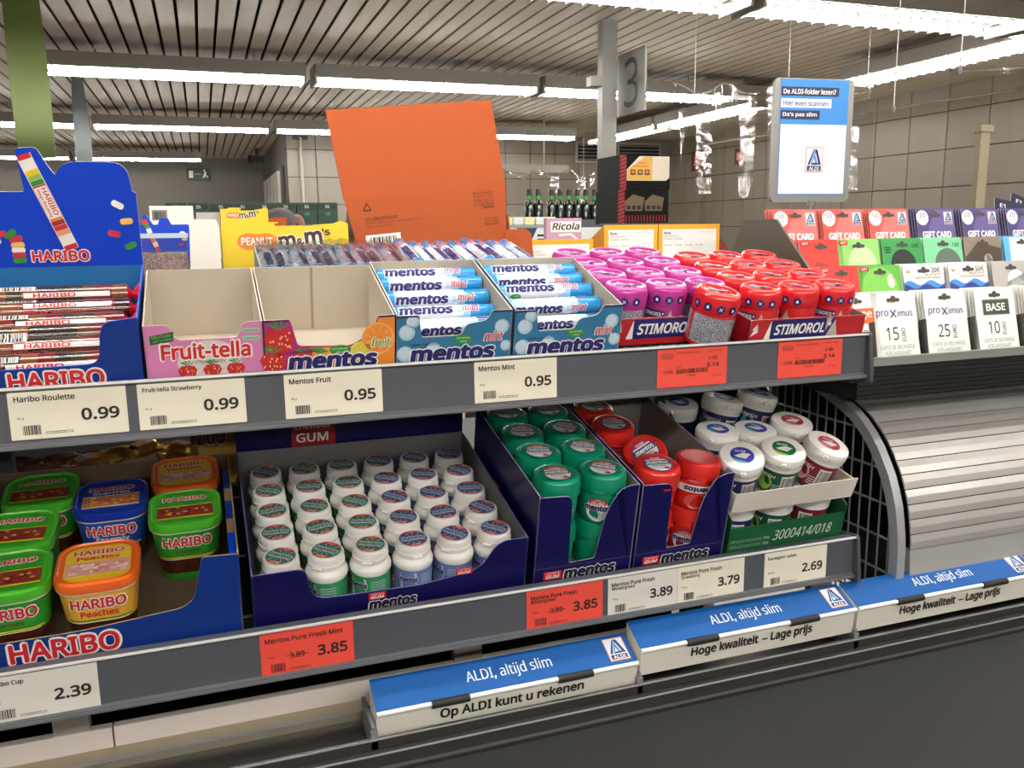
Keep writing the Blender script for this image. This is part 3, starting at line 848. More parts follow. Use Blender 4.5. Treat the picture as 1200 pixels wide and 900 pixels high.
def candy_roll(seed):
    rnd = random.Random(seed)
    r = empty('candy_roll', 'x', 'candy roll', None, 'fruit candy rolls in the blue tray')
    L = 0.162; n = 10
    prof = []
    for i in range(n):
        m = ribs[rnd.randrange(len(ribs))]
        a = -L / 2 + L * i / n
        prof += [(0.0128, a, m), (0.0131, a + L / n * .5, m)]
    prof.append((0.0128, L / 2))
    b = MB(); b.lathe(prof, ribs[0], RY(90), 16); b.build('candy_stack', r, 40)
    for s in (-1, 1):
        b = MB()
        pr = [(0.0112, 0), (0.005, 0.004), (0.0045, 0.006), (0.011, 0.014), (0.012, 0.016)]
        rg = []
        for k, (rr, z) in enumerate(pr):
            rg.append(([(s * (L / 2 + z), rr * (1 + (.25 * (i % 2) if k > 2 else 0)) * math.cos(2 * PI * i / 14), rr * (1 + (.25 * (i % 2) if k > 2 else 0)) * math.sin(2 * PI * i / 14)) for i in range(14)], None))
        b.loft(rg, twist); b.build('twisted_end', r)
    b = MB()
    wp = lambda x, y, z: (x, -(0.0133 + z) * math.cos(y / 0.0133), (0.0133 + z) * math.sin(y / 0.0133))
    a0 = rnd.choice((-.3, .2, .6)) * .0119
    for j in range(3):
        b.quad(-.030, .062, a0 + j * .0020, a0 + (j + 1) * .0020, film_white, None, .0002, wp)
    red_brand(b, None, 'HARIBO', -.02, a0 + .0004, .045, .0052, .0004, wp)
    b.text('Mega Roulette', REDP, None, -.03, a0 - .007, .065, .0042, .02, z=.0003, warp=wp)
    b.barcode(-.055, a0 + .009, .035, .006, None, BLACK, film_white, 14, .0003, wp, seed)
    b.build('wrapper_print', r)
    return r
proto = candy_roll(1); protos = [proto, candy_roll(2), candy_roll(3)]
spots = [(0.155, 0.060, 'backmost in the blue tray'), (0.126, 0.050, 'second from the back of the blue tray'), (0.099, 0.042, 'third from the back of the blue tray'), (0.071, 0.038, 'third from the front of the blue tray'), (0.044, 0.0325, 'second from the front of the blue tray'), (0.018, 0.023, 'frontmost in the blue tray')]
for i, (u, n, lab) in enumerate(spots[:7]):
    M = MU @ T((hx0 + hx1) / 2 + .002 + (0.0, .003, -.002)[i % 3], 0.012 + u, n + .002) @ RX((0, -25, 15, 40, -10, 30, 10)[i])
    o = protos[i] if i < 3 else copy_tree(protos[i % 3])
    o.matrix_basis = M
    o['label'] = 'clear wrapped candy roll with red twisted ends, ' + lab

# --- empty pink tray
def notch(hw, hf, xl, xr, yb, rr=0.006):
    return rounded([(-hw, 0), (hw, 0), (hw, hf), (xr + .006, hf), (xr, yb), (xl, yb), (xl - .006, hf), (-hw, hf)], [0, 0, .003, rr, rr, rr, rr, .003])
fx0, fx1 = -0.067, 0.0575
hw = (fx1 - fx0) / 2
pink = mat('pink_card', 'd884b4', 0.42)
r, fr = tray('candy_display_tray', 'empty pink card tray with strawberry prints between the blue tray and the fruit tray', MU, fx0, fx1, 0.012, 0.175, notch(hw, 0.068, -0.030, 0.036, 0.050), 0.068, 0.088, pink, BEIGE)
def straw(b, M, x, y, s, z=.0005):
    b.sheet([(x + s * px_, y + s * py_) for px_, py_ in ((0, -.55), (.35, -.25), (.5, .15), (.35, .4), (0, .45), (-.35, .4), (-.5, .15), (-.35, -.25))], mat('berry_red', 'c8262c', .45), M, z)
    rn = random.Random(int((x + 1) * 9999))
    for _ in range(14):
        a = rn.uniform(-.36, .36); c = rn.uniform(-.3, .32)
        b.sheet(ell(.035 * s, .05 * s, 5, x + a * s, y + c * s), mat('berry_seed', 'eebf78', .5), M, z + .0002)
    for k in (-40, -10, 20, 50):
        a = R(90 + k)
        b.sheet([(x, y + .40 * s), (x + .35 * s * math.cos(a - .3), y + .4 * s + .3 * s * math.sin(a - .3)), (x + .5 * s * math.cos(a), y + .4 * s + .36 * s * math.sin(a))], GREENP, M, z + .0003)
def ft(b, M):
    b.sheet(ell(.034, .026, 26, .004, .023), mat('pink_mist', 'dcd0c8', .5), M, .0002)
    red_brand(b, M, 'Fruit-tella', -.046, .0275, .094, .0195)
    b.text('STRAWBERRY', mat('deep_green', '1d5b2c', .5), M, -.012, .0215, .033, .0042, .0, z=.0008)
    for x in (-.020, .006, .031): straw(b, M, x, .0115, .020)
    A = M @ T(-.056, .046, 0) @ Matrix.Rotation(R(8), 4, 'Z')
    b.sheet([(0, 0), (.024, 0), (.026, .011), (.001, .010)], mat('deep_green', '1d5b2c', .5), A, .0004)
    b.text('FRUITIGER', mat('lime_ink', '9fd06a', .5), A, .003, .006, .02, .0032, z=.0006); b.text('JUICY & FRESH', mat('lime_ink', '9fd06a', .5), A, .003, .0015, .02, .0028, z=.0006)
    for y in (.058, .049):
        b.sheet(rrect(.019, .0055, .0025, 3, .049, y), mat('pale_green', 'a9cdb0', .5), M, .0004); b.text('natural', mat('deep_green', '1d5b2c', .5), M, .0415, y - .0014, .015, .0028, z=.0006)
printed(fr, ft)
b = MB(); b.quad(-.040, .045, .001, .012, mat('pink_light', 'f0b9cc', .5), T(0, 0.004, .0035)); b.text('Fruit-tella', REDP, T(0, .004, .0035), -.035, .003, .05, .006, .02); b.build('inner_print', r)

# --- empty fruit tray
mx0, mx1 = 0.0590, 0.2085
hw = (mx1 - mx0) / 2
magenta = mat('magenta_card', 'b4237c', 0.42)
front = rounded([(-hw, 0), (hw, 0), (hw, .068), (.054, .068), (.049, .048), (.022, .033), (-.038, .036), (-.046, .068), (-hw, .068)], [0, 0, .002, .004, .01, .008, .004, .004, .002])
r, fr = tray('candy_display_tray', 'empty fruit mint tray with orange and strawberry print and grey inside', MU, mx0, mx1, 0.012, 0.175, front, 0.068, 0.088, magenta, BEIGE)
def fruit(b, M):
    b.sheet([(-.03, .0), (.0745, .0), (.0745, .066), (.055, .066), (.050, .047), (.023, .032), (-.02, .033)], mat('orange_card', 'e98a2e', .45), M, .0002)
    b.sheet([(-.03, .0), (.03, .0), (.02, .030), (-.018, .033)], mat('amber_card', 'e0a33a', .45), M, .0003)
    b.sheet(ell(.020, .022, 26, .053, .044)[2:24] if False else ell(.0195, .020, 26, .0545, .040), mat('orange_rind', 'f2a95a', .45), M, .0004)
    b.sheet(ell(.017, .0175, 26, .0545, .040), mat('orange_flesh', 'ef8f35', .45), M, .0005)
    for k in range(9):
        a = 2 * PI * k / 9
        b.sheet([(.0545 + .003 * math.cos(a), .040 + .003 * math.sin(a)), (.0545 + .016 * math.cos(a + .06), .040 + .016 * math.sin(a + .06)), (.0545 + .016 * math.cos(a - .06), .040 + .016 * math.sin(a - .06))], mat('orange_rind', 'f2a95a', .45), M, .0006)
    b.sheet(ell(.015, .012, 22, .036, .026), mat('lemon', 'e4d73c', .45), M, .0004); b.sheet(ell(.0125, .0095, 22, .036, .026), mat('lemon_flesh', 'd8cb55', .45), M, .0005)
    straw(b, M, -.059, .042, .034); straw(b, M, -.066, .016, .030); straw(b, M, -.034, .018, .022)
    b.sheet([(-.026, .033), (-.014, .034), (-.003, .027), (-.016, .025)], mat('leaf_green', '4f9a3c', .5), M, .0006)
    b.sheet(ell(.0125, .0062, 20, .010, .0285), GREENP, M, .0007); b.text('JUST NATURAL', WHITE, M, .0005, .0285, .019, .0028, z=.0009); b.text('colours', WHITE, M, .005, .0247, .01, .0026, z=.0009)
    b.text('fruit', OUTLINE, M, .0455, .029, .025, .0135, .05, .3, z=.0009); b.text('fruit', mat('fruit_green', '3f9b3c', .5), M, .0465, .030, .023, .0115, .015, .3, z=.0012)
    b.text('CHEWY DRAGEES', mat('brown_ink', '4d2a1d', .5), M, -.050, .0275, .036, .003, .01, z=.0009)
    navy_brand(b, M, -.050, .0065, .104, .0195, .001)
    b.quad(-hw, -.047, .066, .068, NAVYP, M, .0006); b.quad(.055, hw, .066, .068, NAVYP, M, .0006)
printed(fr, fruit)
b = MB(); b.box(-.0035, -.0005, .1605, .1612, .003, .087, mat('card_seam', '988b78', .85)); b.build('back_seam', r)

# --- two blue mint trays with rolls
mintblue = mat('mint_card', '2f769f', 0.4)
roll_white = mat('roll_wrap_white', 'e9edf6', 0.22, coat=0.4)
roll_pale = mat('roll_wrap_pale', 'a9d3ef', 0.22, coat=0.4)
roll_blue = mat('roll_wrap_blue', '2c95d8', 0.22, coat=0.4)
roll_lilac = mat('roll_wrap_lilac', 'b9b4d6', 0.25, coat=0.4)
mint_red = mat('mint_red', 'cf3b3f', 0.4)
def mint_roll(ang, kind):
    r = empty('mint_roll', 'x', 'mint roll', None, 'white and blue mint rolls')
    L = 0.137; rr = 0.0117
    b = MB(); b.lathe([(0.006, -L / 2, roll_blue), (rr - .001, -L / 2 + .0006, roll_blue), (rr, -L / 2 + .002, roll_blue), (rr, -L / 2 + .010, roll_pale), (rr, -L / 2 + .016, roll_white), (rr, L / 2 - .052, roll_pale), (rr, L / 2 - .034, roll_blue), (rr, L / 2 - .002, roll_blue), (rr - .001, L / 2 - .0006, roll_blue), (0.006, L / 2)], roll_blue, RY(90), 20); b.build('wrapper', r, 40)
    wp = lambda x, y, z: (x, -(rr + .0003 + z) * math.cos(y / rr + ang), (rr + .0003 + z) * math.sin(y / rr + ang))
    b = MB()
    for k, (x, y, s) in enumerate(((-.005, .006, .006), (.008, .003, .007), (.018, .007, .006), (-.02, .004, .006), (.02, -.006, .006), (-.045, .006, .005))):
        b.sheet(ell(s, s * .9, 12, x, y), roll_pale if k % 2 else roll_white, None, .0001, wp)
    navy_brand(b, None, -.058, -.0075, .070, .0115, .0002, wp, roll_white)
    b.text('mint', roll_white, None, .0225, -.006, .0255, .0115, .06, .3, z=.0003, warp=wp); b.text('mint', mint_red, None, .0235, -.005, .0235, .0095, .02, .3, z=.0006, warp=wp)
    b.quad(.030, .050, .011, .021, roll_white, None, .0002, wp, 1); b.barcode(.032, .012, .016, .008, None, NAVYP, None, 9, .0003, wp)
    b.quad(-.05, .02, -.021, -.012, roll_white, None, .0001, wp, 1); b.text('CHEWY DRAGEES WITH MINT', NAVYP, None, -.05, -.018, .06, .0035, 0, z=.0003, warp=wp)
    b.sheet(ell(.008, .0035, 14, -.045, -.013), GREENP, None, .0003, wp)
    b.build('wrapper_print', r)
    return r
mr = [mint_roll(R(25), 0), mint_roll(R(60), 1), mint_roll(R(8), 2)]
used_roll = [False] * 3
def put_roll(i, M, label, group):
    if not used_roll[i]:
        used_roll[i] = True; o = mr[i]; o.matrix_basis = M
    else:
        o = copy_tree(mr[i], None, M)
    o['label'] = label; o['group'] = group
for ti, (x0, x1, nm) in enumerate(((0.2100, 0.3560, 'left'), (0.3595, 0.5080, 'right'))):
    hw = (x1 - x0) / 2
    front = rounded([(-hw, 0), (hw, 0), (hw, .068), (.046, .068), (.042, .056), (.014, .052), (.008, .038), (-.042, .038), (-.045, .066), (-hw, .066)], [0, 0, .002, .005, .008, .006, .006, .004, .003, .002])
    r, fr = tray('mint_display_tray', 'blue mint roll tray with grey inside, %s of the two on the upper shelf' % nm, MU, x0, x1, 0.012, 0.182, front, 0.068, 0.090, mintblue, BEIGE)
    def mint(b, M):
        for x, y, s in ((-.060, .045, .010), (-.053, .058, .008), (-.062, .018, .010), (-.027, .022, .009), (.060, .047, .0095), (.066, .022, .009), (-.071, .001, .006)):
            if abs(x) + s > hw: s = hw - abs(x)
            b.sheet(ell(s, s, 20, x, y), mat('mint_ball', 'a8c6d8', .45), M, .0003); b.sheet(ell(s * .75, s * .75, 18, x - s * .12, y + s * .12), mat('mint_ball_lit', 'c3d8e4', .45), M, .0005)
        navy_brand(b, M, -.056, .0065, .108, .0195, .0008)
        b.text('CHEWY DRAGEES', NAVYP, M, -.056, .0275, .033, .0028, .01, z=.0008)
        b.text('mint', OUTLINE, M, .036, .0285, .027, .0140, .055, .3, z=.0008); b.text('mint', mint_red, M, .037, .0295, .025, .012, .018, .3, z=.0011)
        b.sheet(ell(.0120, .0058, 20, .010, .0335), GREENP, M, .0010); b.text('JUST NATURAL', WHITE, M, .001, .0335, .018, .0026, z=.0012); b.text('colours', WHITE, M, .006, .0300, .009, .0022, z=.0012)
        b.quad(-hw, -.046, .064, .066, NAVYP, M, .0006); b.quad(.047, hw, .066, .068, NAVYP, M, .0006)
    printed(fr, mint)
    sp = [(0.150, 0.071, 1, 'backmost'), (0.118, 0.068, 0, 'second from the back'), (0.088, 0.058, 0, 'middle one'), (0.058, 0.046, 1, 'second from the front'), (0.024, 0.040, 2, 'in the front cut-out')]
    if ti: sp = [(0.152, 0.072, 1, 'backmost'), (0.125, 0.066, 0, 'second from the back'), (0.092, 0.060, 1, 'middle one'), (0.060, 0.050, 2, 'second from the front'), (0.024, 0.037, 0, 'in the front cut-out')]
    for u, n, k, lab in sp:
        put_roll(k, MU @ T((x0 + x1) / 2 + random.uniform(-.001, .001), .012 + u, n + .002), 'mint roll lying across the %s blue mint tray, %s' % (nm, lab), 'mint rolls in the %s blue tray' % nm)

# --- second rows of trays behind (rolls pointing away)
def low_tray(label, x0, x1, u0, u1, h, outer):
    hw = (x1 - x0) / 2
    return tray('mint_display_tray', label, MU, x0, x1, u0, u1, [(-hw, 0), (hw, 0), (hw, h), (-hw, h)], h, h, outer, BEIGE)
low_tray('low tray holding the film-wrapped rolls behind the empty fruit tray', 0.070, 0.270, 0.190, 0.335, 0.080, mintblue)
low_tray('low tray holding bare mint rolls behind the two blue mint trays', 0.272, 0.462, 0.190, 0.335, 0.080, mintblue)
def place_away(k, x, u, n, label, group, roll=0):
    put_roll(k, MU @ T(x, u, n) @ RZ(90) @ RX(roll), label, group)
for i in range(9):
    place_away(i % 3, 0.0835 + i * 0.0215, 0.262, 0.0725, 'roll under clear film pointing away, %s from the left behind the fruit tray' % NTH[i], 'film-wrapped rolls', -75)
for i in range(9):
    place_away((i + 1) % 3, 0.283 + i * 0.0211, 0.262, 0.0745 + (.004 if i in (0, 5) else 0), 'mint roll pointing away, %s from the left behind the blue mint trays' % NTH[i], 'bare mint rolls at the back', -70)
b = MB()
vs = []; fs = []
nx, ny = 24, 12
for i in range(nx + 1):
    for j in range(ny + 1):
        x = -.099 + .198 * i / nx; y = -.072 + .144 * j / ny
        vs.append((x, y, .012 + .0018 * math.sin(x * 290) + .002 * math.sin(y * 90 + x * 60)))
for i in range(nx):
    for j in range(ny):
        q = i * (ny + 1) + j; fs.append((q, q + ny + 1, q + ny + 2, q + 1))
b.add(vs, fs, mat_film('roll_film', 0.38, 0.2, (.86, .85, .88, 1), .5, 60))
for x in (-.1, .1): b.add([(x, -.072, -.015), (x, .072, -.015), (x * .99, .072, .012), (x * .99, -.072, .012)], [(0, 1, 2, 3)], MATS.get('x') or FILM)
b.add([(-.1, -.0725, -.014), (.1, -.0725, -.014), (.099, -.072, .012), (-.099, -.072, .012)], [(0, 1, 2, 3)], FILM)
tag(b.build('shrink_film', None, 60, MU @ T(.171, .262, .0755)), 'wrinkled clear shrink film over the rolls behind the fruit tray', 'film')
# ------------------------------------------------------------------ gum tubs on the upper shelf
def tub_kind(nm, caph, bodyh, inkh):
    capm = mat(nm + '_cap', caph, 0.22, coat=0.3); body = mat(nm + '_body', bodyh, 0.3, coat=0.3); pale = mat(nm + '_cap_print', inkh, 0.3)
    glit = MATS.get('glitter_film') or mat_speckle('glitter_film', '6f6d78', 'c9c7cf', 700, 0.3)
    silver = mat('star_silver', 'c9bfb4', 0.35, 0.3)
    def make(variant):
        r = empty('gum_tub', 'x', 'gum tub')
        wr = glit if variant == 'glitter' else body
        b = MB()
        b.lathe([(.020, .0, body), (.0265, .0005, body), (.0285, .004, body), (.0292, .008, wr), (.0298, .030, wr), (.0296, .044, body), (.029, .048)], body, None, 28)
        b.build('body', r, 40)
        b = MB()
        b.lathe([(.0295, .047), (.0306, .049), (.0308, .062), (.0300, .069), (.0275, .0735), (.0245, .0745), (.0225, .0735), (.0215, .0728), (0.0001, .0724)], capm, None, 32)
        b.build('cap', r, 50)
        b = MB()
        b.lathe([(.0268, .0741, pale), (.0245, .0750, pale), (.0228, .0741)], pale, None, 32, False)
        P = T(0, 0, .0731)
        b.sheet([(-.019, -.006), (-.012, .011), (.002, .003), (-.006, -.013)], pale, P); b.sheet([(.004, .012), (.018, .004), (.006, -.004)], pale, P)
        A = P @ RZ(20)
        b.quad(-.015, .015, -.0035, .0035, NAVYP, A, .0004); b.text('STIMOROL', WHITE, A, -.0135, -.0022, .027, .0044, .02, .15, z=.0007)
        for i in range(4):
            a = R(-62 + i * 31)
            Mi = T(.031 * math.sin(a), -.031 * math.cos(a), .057) @ Matrix.Rotation(a, 4, 'Z') @ RX(90)
            b.sheet(ell(.0055, .0055, 14), NAVYP, Mi, .0004)
            if i % 2: b.sheet([(-.0018, -.002), (.0018, -.002), (.0016, .001), (0, .0025), (-.0016, .001)], WHITE, Mi, .0006); 
            else:
                b.sheet([(-.0026, -.0022), (-.0016, -.0022), (.0026, .0022), (.0016, .0022)], WHITE, Mi, .0006); b.sheet([(.0026, -.0022), (.0016, -.0022), (-.0026, .0022), (-.0016, .0022)], WHITE, Mi, .0007)
        b.build('cap_print', r)
        b = MB(); wp = cyl_warp(.0299)
        if variant == 'star':
            def star(cx, cy, s, m, z):
                pts = []
                for k in range(10):
                    a = PI / 2 + k * PI / 5; q = s if k % 2 == 0 else s * .42
                    pts.append((cx + q * math.cos(a), cy + q * math.sin(a)))
                b.sheet(pts, m, None, z, wp)
            star(.004, .022, .021, silver, .0003)
            b.sheet(ell(.006, .0055, 14, .006, .021), REDP if nm != 'red_tub' else OUTLINE, None, .0005, wp)
            b.quad(-.034, -.004, .031, .041, NAVYP, None, .0004, wp, 8); b.text('STIMOROL*', WHITE, None, -.033, .0332, .028, .0058, .02, .15, z=.0006, warp=wp)
            b.barcode(.019, .006, .008, .026, None, BLACK, WHITE, 8, .0004, wp, 5)
        else:
            b.quad(-.0385, -.034, .006, .045, body, None, .0003, wp); b.quad(.034, .0385, .006, .045, body, None, .0003, wp)
            b.quad(-.034, .034, .0075, .0085, silver, None, .0004, wp, 14)
        b.build('wrap_print', r)
        return r
    return make('glitter'), make('star')
pk = tub_kind('pink_tub', 'ba3690', 'a82c82', 'd77cc0')
rd = tub_kind('red_tub', 'd8232a', 'cf2026', 'dc6f66')
_used = set()
def put(o, M, label, group):
    if o.name in _used:
        o = copy_tree(o, None, M)
    else:
        _used.add(o.name); o.matrix_basis = M
    o['label'] = label; o['group'] = group
    return o
def stim_tray(label, x0, x1, u0, u1):
    hw = (x1 - x0) / 2
    fr_ = rounded([(-hw, 0), (hw, 0), (hw, .037), (-hw, .038)], [0, 0, .003, .003])
    redc = mat('red_card', 'b92028', 0.4)
    r, fr = tray('gum_tub_tray', label, MU, x0, x1, u0, u1, fr_, .038, .042, redc, mat('tray_inside', 'a79c92', .7))
    def p(b, M):
        M = M @ T(0, .006, 0)
        b.quad(-.064, .030, .003, .030, NAVYP, M, .0003)
        b.sheet([(-.074, .003), (-.064, .003), (-.064, .030)], OUTLINE, M, .0003); b.sheet([(.030, .003), (.052, .003), (.044, .030), (.030, .030)], mat('star_silver', 'c9bfb4', 0.35, 0.3), M, .0003)
        b.sheet([(.026, .003), (.032, .003), (.046, .030), (.040, .030)], NAVYP, M, .0005)
        b.text('STIMOROL', WHITE, M, -.058, .0085, .086, .0155, .03, .2, z=.0006); b.text('*', WHITE, M, .032, .018, .007, .007, .02, z=.0008)
        b.sheet([(-hw + .002, .008), (-hw + .014, .014), (-hw + .004, .018), (-hw + .012, .026)], OUTLINE, M, .0003)
    printed(fr, p)
stim_tray('red card tray holding the pink gum tubs', 0.512, 0.702, 0.042, 0.305)
stim_tray('red card tray at the right end holding the red gum tubs', 0.706, 0.903, 0.008, 0.275)
cols = ('left', 'middle', 'right')
for j in range(4):
    for i in range(3):
        put(pk[1 if (j == 0 and i == 1) else 0], MU @ T(.5445 + i * .0625, .078 + j * .0635, .003) @ RZ((0, 10, -22, 14, 35, -10)[(i + j * 2) % 6] - 28), 'pink gum tub in the %s row, %s column' % (('front', 'second', 'third', 'back')[j], cols[i]), 'pink gum tubs')
for j in range(4):
    for i in range(3):
        put(rd[1 if j == 0 else 0], MU @ T(.7385 + i * .0635, .0415 + j * .063, .003) @ RZ(((4, -30, 18), (20, -40, 5), (-15, 30, 0), (10, 0, -20))[j][i] - 36), 'red gum tub in the %s row of the right tray, %s column' % (('front', 'second', 'third', 'back')[j], cols[i]), 'red gum tubs')
put(rd[0], MU @ T(.653, .034, .001) @ RY(6) @ RX(5) @ RZ(-20) @ Matrix.Scale(1.06, 4), 'loose red gum tub with silver glitter wrap standing in front of the trays', 'red gum tubs')

# ------------------------------------------------------------------ tray of white gum bottles (lower shelf)
x0, x1 = 0.0265, 0.378; hw = (x1 - x0) / 2
front = rounded([(-hw, 0), (hw, 0), (hw, .075), (.135, .075), (.110, .036), (.03, .026), (-.095, .028), (-.108, .038), (-.112, .074), (-hw, .074)], [0, 0, .004, .016, .02, .01, .01, .012, .012, .004])
r, fr = tray('gum_bottle_tray', 'wide navy card tray filled with white gum bottles on the lower shelf', ML, x0, x1, 0.024, 0.335, front, .075, .088, NAVY, mat('tray_grey_inside', '7d7a78', .75), edge=mat('card_edge', '6a66a0', .7))
def p(b, M):
    gum_mark(b, M, -.036, .0155, .022, .010); navy_brand(b, M, -.036, .0005, .062, .0145, ink=mat('brand_dark', '131336', .4))
    gum_mark(b, M, .0775, .033, .022, .010)
printed(fr, p)
b = MB(); b.prism(rounded([(-hw, .02), (hw, .02), (hw, .165), (-hw, .165)], .004), .002, NAVY, FM(0, .3135, 0), NAVY); hd = b.build('header_card', r)
def p(b, M): b.sheet(rrect(.066, .05, .003, 3, -.062, .100), mat('sign_red', 'a81f28', .45), M, .0002); b.text('CHEWING', WHITE, M, -.090, .110, .052, .0085, .01); b.text('GUM', WHITE, M, -.088, .088, .048, .015, .02)
printed(hd, lambda b, M: p(b, FM(0, 0.3132, 0.0055)))

bw = mat('bottle_white', 'f1eee8', 0.32, coat=0.15)
def gum_bottle(lab, lid, accent):
    r = empty('gum_bottle', 'x', 'gum bottle')
    lm = mat('bottle_label_' + lab, lid, 0.3, noise=.25, nscale=120); dm = mat('bottle_disc_' + lab, accent, 0.35, noise=.2, nscale=160)
    b = MB(); b.lathe([(.023, 0, bw), (.0258, .002, lm), (.0258, .038, bw), (.0266, .040), (.0268, .044), (.0255, .0475), (.0215, .0505), (.0205, .052), (.0205, .054)], bw, None, 28); b.build('body', r, 40)
    b = MB(); b.lathe([(.0210, .053), (.0224, .0535), (.0224, .067), (.0219, .0695), (.0205, .0708), (.0001, .0712)], bw, None, 28)
    b.lathe([(.0215, .0555), (.0232, .056), (.0232, .0595), (.0222, .0602)], bw, None, 28)
    b.box(-.006, .006, -.0265, -.021, .0565, .0585, bw); b.build('flip_cap', r, 40)
    b = MB(); P = T(0, 0, .0713)
    b.sheet(ell(.0182, .0182, 28), dm, P)
    for k in range(10):
        a = 2 * PI * k / 10 + .2
        b.sheet([(.004 * math.cos(a), .004 * math.sin(a)), (.017 * math.cos(a - .06), .017 * math.sin(a - .06)), (.017 * math.cos(a + .06), .017 * math.sin(a + .06))], mat('disc_ray', 'a8c8cf', .4), P, .0001)
    for s in (0, 180):
        A = P @ RZ(s)
        b.sheet([(.0182 * math.cos(R(t)), .0182 * math.sin(R(t))) for t in range(222, 319, 6)], REDP, A, .0003)
    b.text('GUM', WHITE, P, -.006, -.0168, .012, .0038, .02, z=.0005); b.text('FRESH', WHITE, P, -.005, .0138, .010, .0022, .02, z=.0005)
    b.sheet(rrect(.032, .0095, .004, 4), mat('disc_pale', 'cfd9dc', .4), P, .0003)
    b.text('mentos', NAVYP, P, -.0150, -.0036, .030, .0075, .03, .18, z=.0005)
    b.build('lid_print', r)
    b = MB(); wp = cyl_warp(.0259)
    b.sheet(rrect(.022, .030, .003, 3, -.012, .020), mat('label_pale_' + lab, 'c6cdd0', .35), None, .0001, wp)
    navy_brand(b, None, -.024, .021, .024, .008, .0002, wp)
    b.quad(.002, .030, .004, .036, lm, None, .0002, wp, 6)
    for k in range(7): b.quad(.005, .025, .008 + k * .0036, .0092 + k * .0036, mat('label_ink_' + lab, 'b9c6cf', .4), None, .0004, wp, 5)
    gum_mark(b, None, -.045, .012, .012, .012, .0002, wp)
    b.build('label_print', r)
    return r
gb = [gum_bottle('green', '3a9a63', '2c7a52'), gum_bottle('blue', '6f86c4', '35508f')]
rowname = ('front', 'second', 'third', 'fourth', 'back')
for j in range(5):
    for i in range(6):
        rz = random.uniform(-35, 25) - math.degrees(math.atan2(.064 + i * .0558, 1.0))
        put(gb[0 if i < 3 else 1], ML @ T(.0640 + i * .0558, .0615 + j * .0572, .003) @ RZ(rz), 'white gum bottle, %s lid print, %s row, %s from the left' % ('green' if i < 3 else 'blue', rowname[j], NTH[i]), 'white gum bottles in the navy tray')

# ------------------------------------------------------------------ tall navy boxes with green and red jars
def jar_kind(nm, h, disc):
    plast = mat(nm + '_plastic', h, 0.2, coat=0.35)
    caps = mat(nm + '_cap', h, 0.3, coat=0.2)
    def make(lid=True):
        r = empty('gum_jar', 'x', 'gum jar')
        b = MB(); b.lathe([(.024, 0), (.0275, .001), (.0285, .004), (.0300, .012), (.0310, .038), (.0300, .044), (.0270, .048)], plast, None, 28); b.build('body', r, 40)
        b = MB(); b.lathe([(.0315, .047), (.0330, .0475), (.0335, .050), (.0332, .064), (.0315, .0695), (.0285, .0712), (.0255, .0716), (.025, .0711), (.0001, .0711)], caps, None, 32)
        b.box(-.007, .007, -.036, -.032, .049, .0515, caps); b.build('cap', r, 40)
        if lid:
            b = MB(); P = T(0, 0, .0716)
            b.sheet(ell(.0205, .0205, 28), mat(nm + '_disc_rim', disc, .4), P); b.sheet(ell(.0185, .0185, 28), mat('disc_white', 'e8e8e4', .4), P, .0002)
            b.sheet([(.0185 * math.cos(R(t)), .0185 * math.sin(R(t))) for t in range(35, 146, 10)], REDP, P, .0004); b.text('GUM', WHITE, P, -.007, .0115, .014, .0042, .02, z=.0006)
            b.quad(-.018, .018, -.003, .008, mat('disc_navy', '223a7c', .4), P, .0004); b.text('mentos', WHITE, P, -.0165, -.0014, .033, .0080, .04, .18, z=.0006)
            b.text('PURE FRESH', mat(nm + '_ink', disc, .4), P, -.011, -.0085, .020, .0035, .01, z=.0006); b.sheet(ell(.004, .003, 12, .008, -.0125), REDP, P, .0006)
            b.build('lid_print', r)
        b = MB(); wp = cyl_warp(.0297, 0, .055)
        if not lid:
            b.quad(-.040, .040, .028, .039, mat('disc_white', 'e8e8e4', .4), None, .0006, wp, 16); navy_brand(b, None, -.020, .0295, .040, .008, .0008, wp, flip=True)
            b.sheet(ell(.018, .012, 24, .0, .014), mat(nm + '_pale', 'e0564a', .35), None, .0005, wp)
            b.build('label_print', r); return r
        b.sheet(ell(.017, .0185, 28, .0, .022), mat(nm + '_label_rim', disc, .4), None, .0004, wp); b.sheet(ell(.0155, .017, 28, .0, .022), mat('disc_white', 'e8e8e4', .4), None, .0006, wp)
        gum_mark(b, None, -.011, .031, .022, .007, .0008, wp); navy_brand(b, None, -.017, .0215, .034, .0085, .0008, wp)
        b.text('PURE', mat(nm + '_ink2', disc, .4), None, -.010, .0115, .020, .0068, 0, z=.0008, warp=wp); b.text('fresh', mat(nm + '_ink2', disc, .4), None, -.007, .0075, .014, .003, 0, z=.0008, warp=wp)
        b.build('label_print', r)
        return r
    return make
green_jar = jar_kind('green_jar', '078a68', '1f6f63')()
mk = jar_kind('red_jar', 'd42a22', '27407f')
red_jar = mk(); red_plain = mk(False)
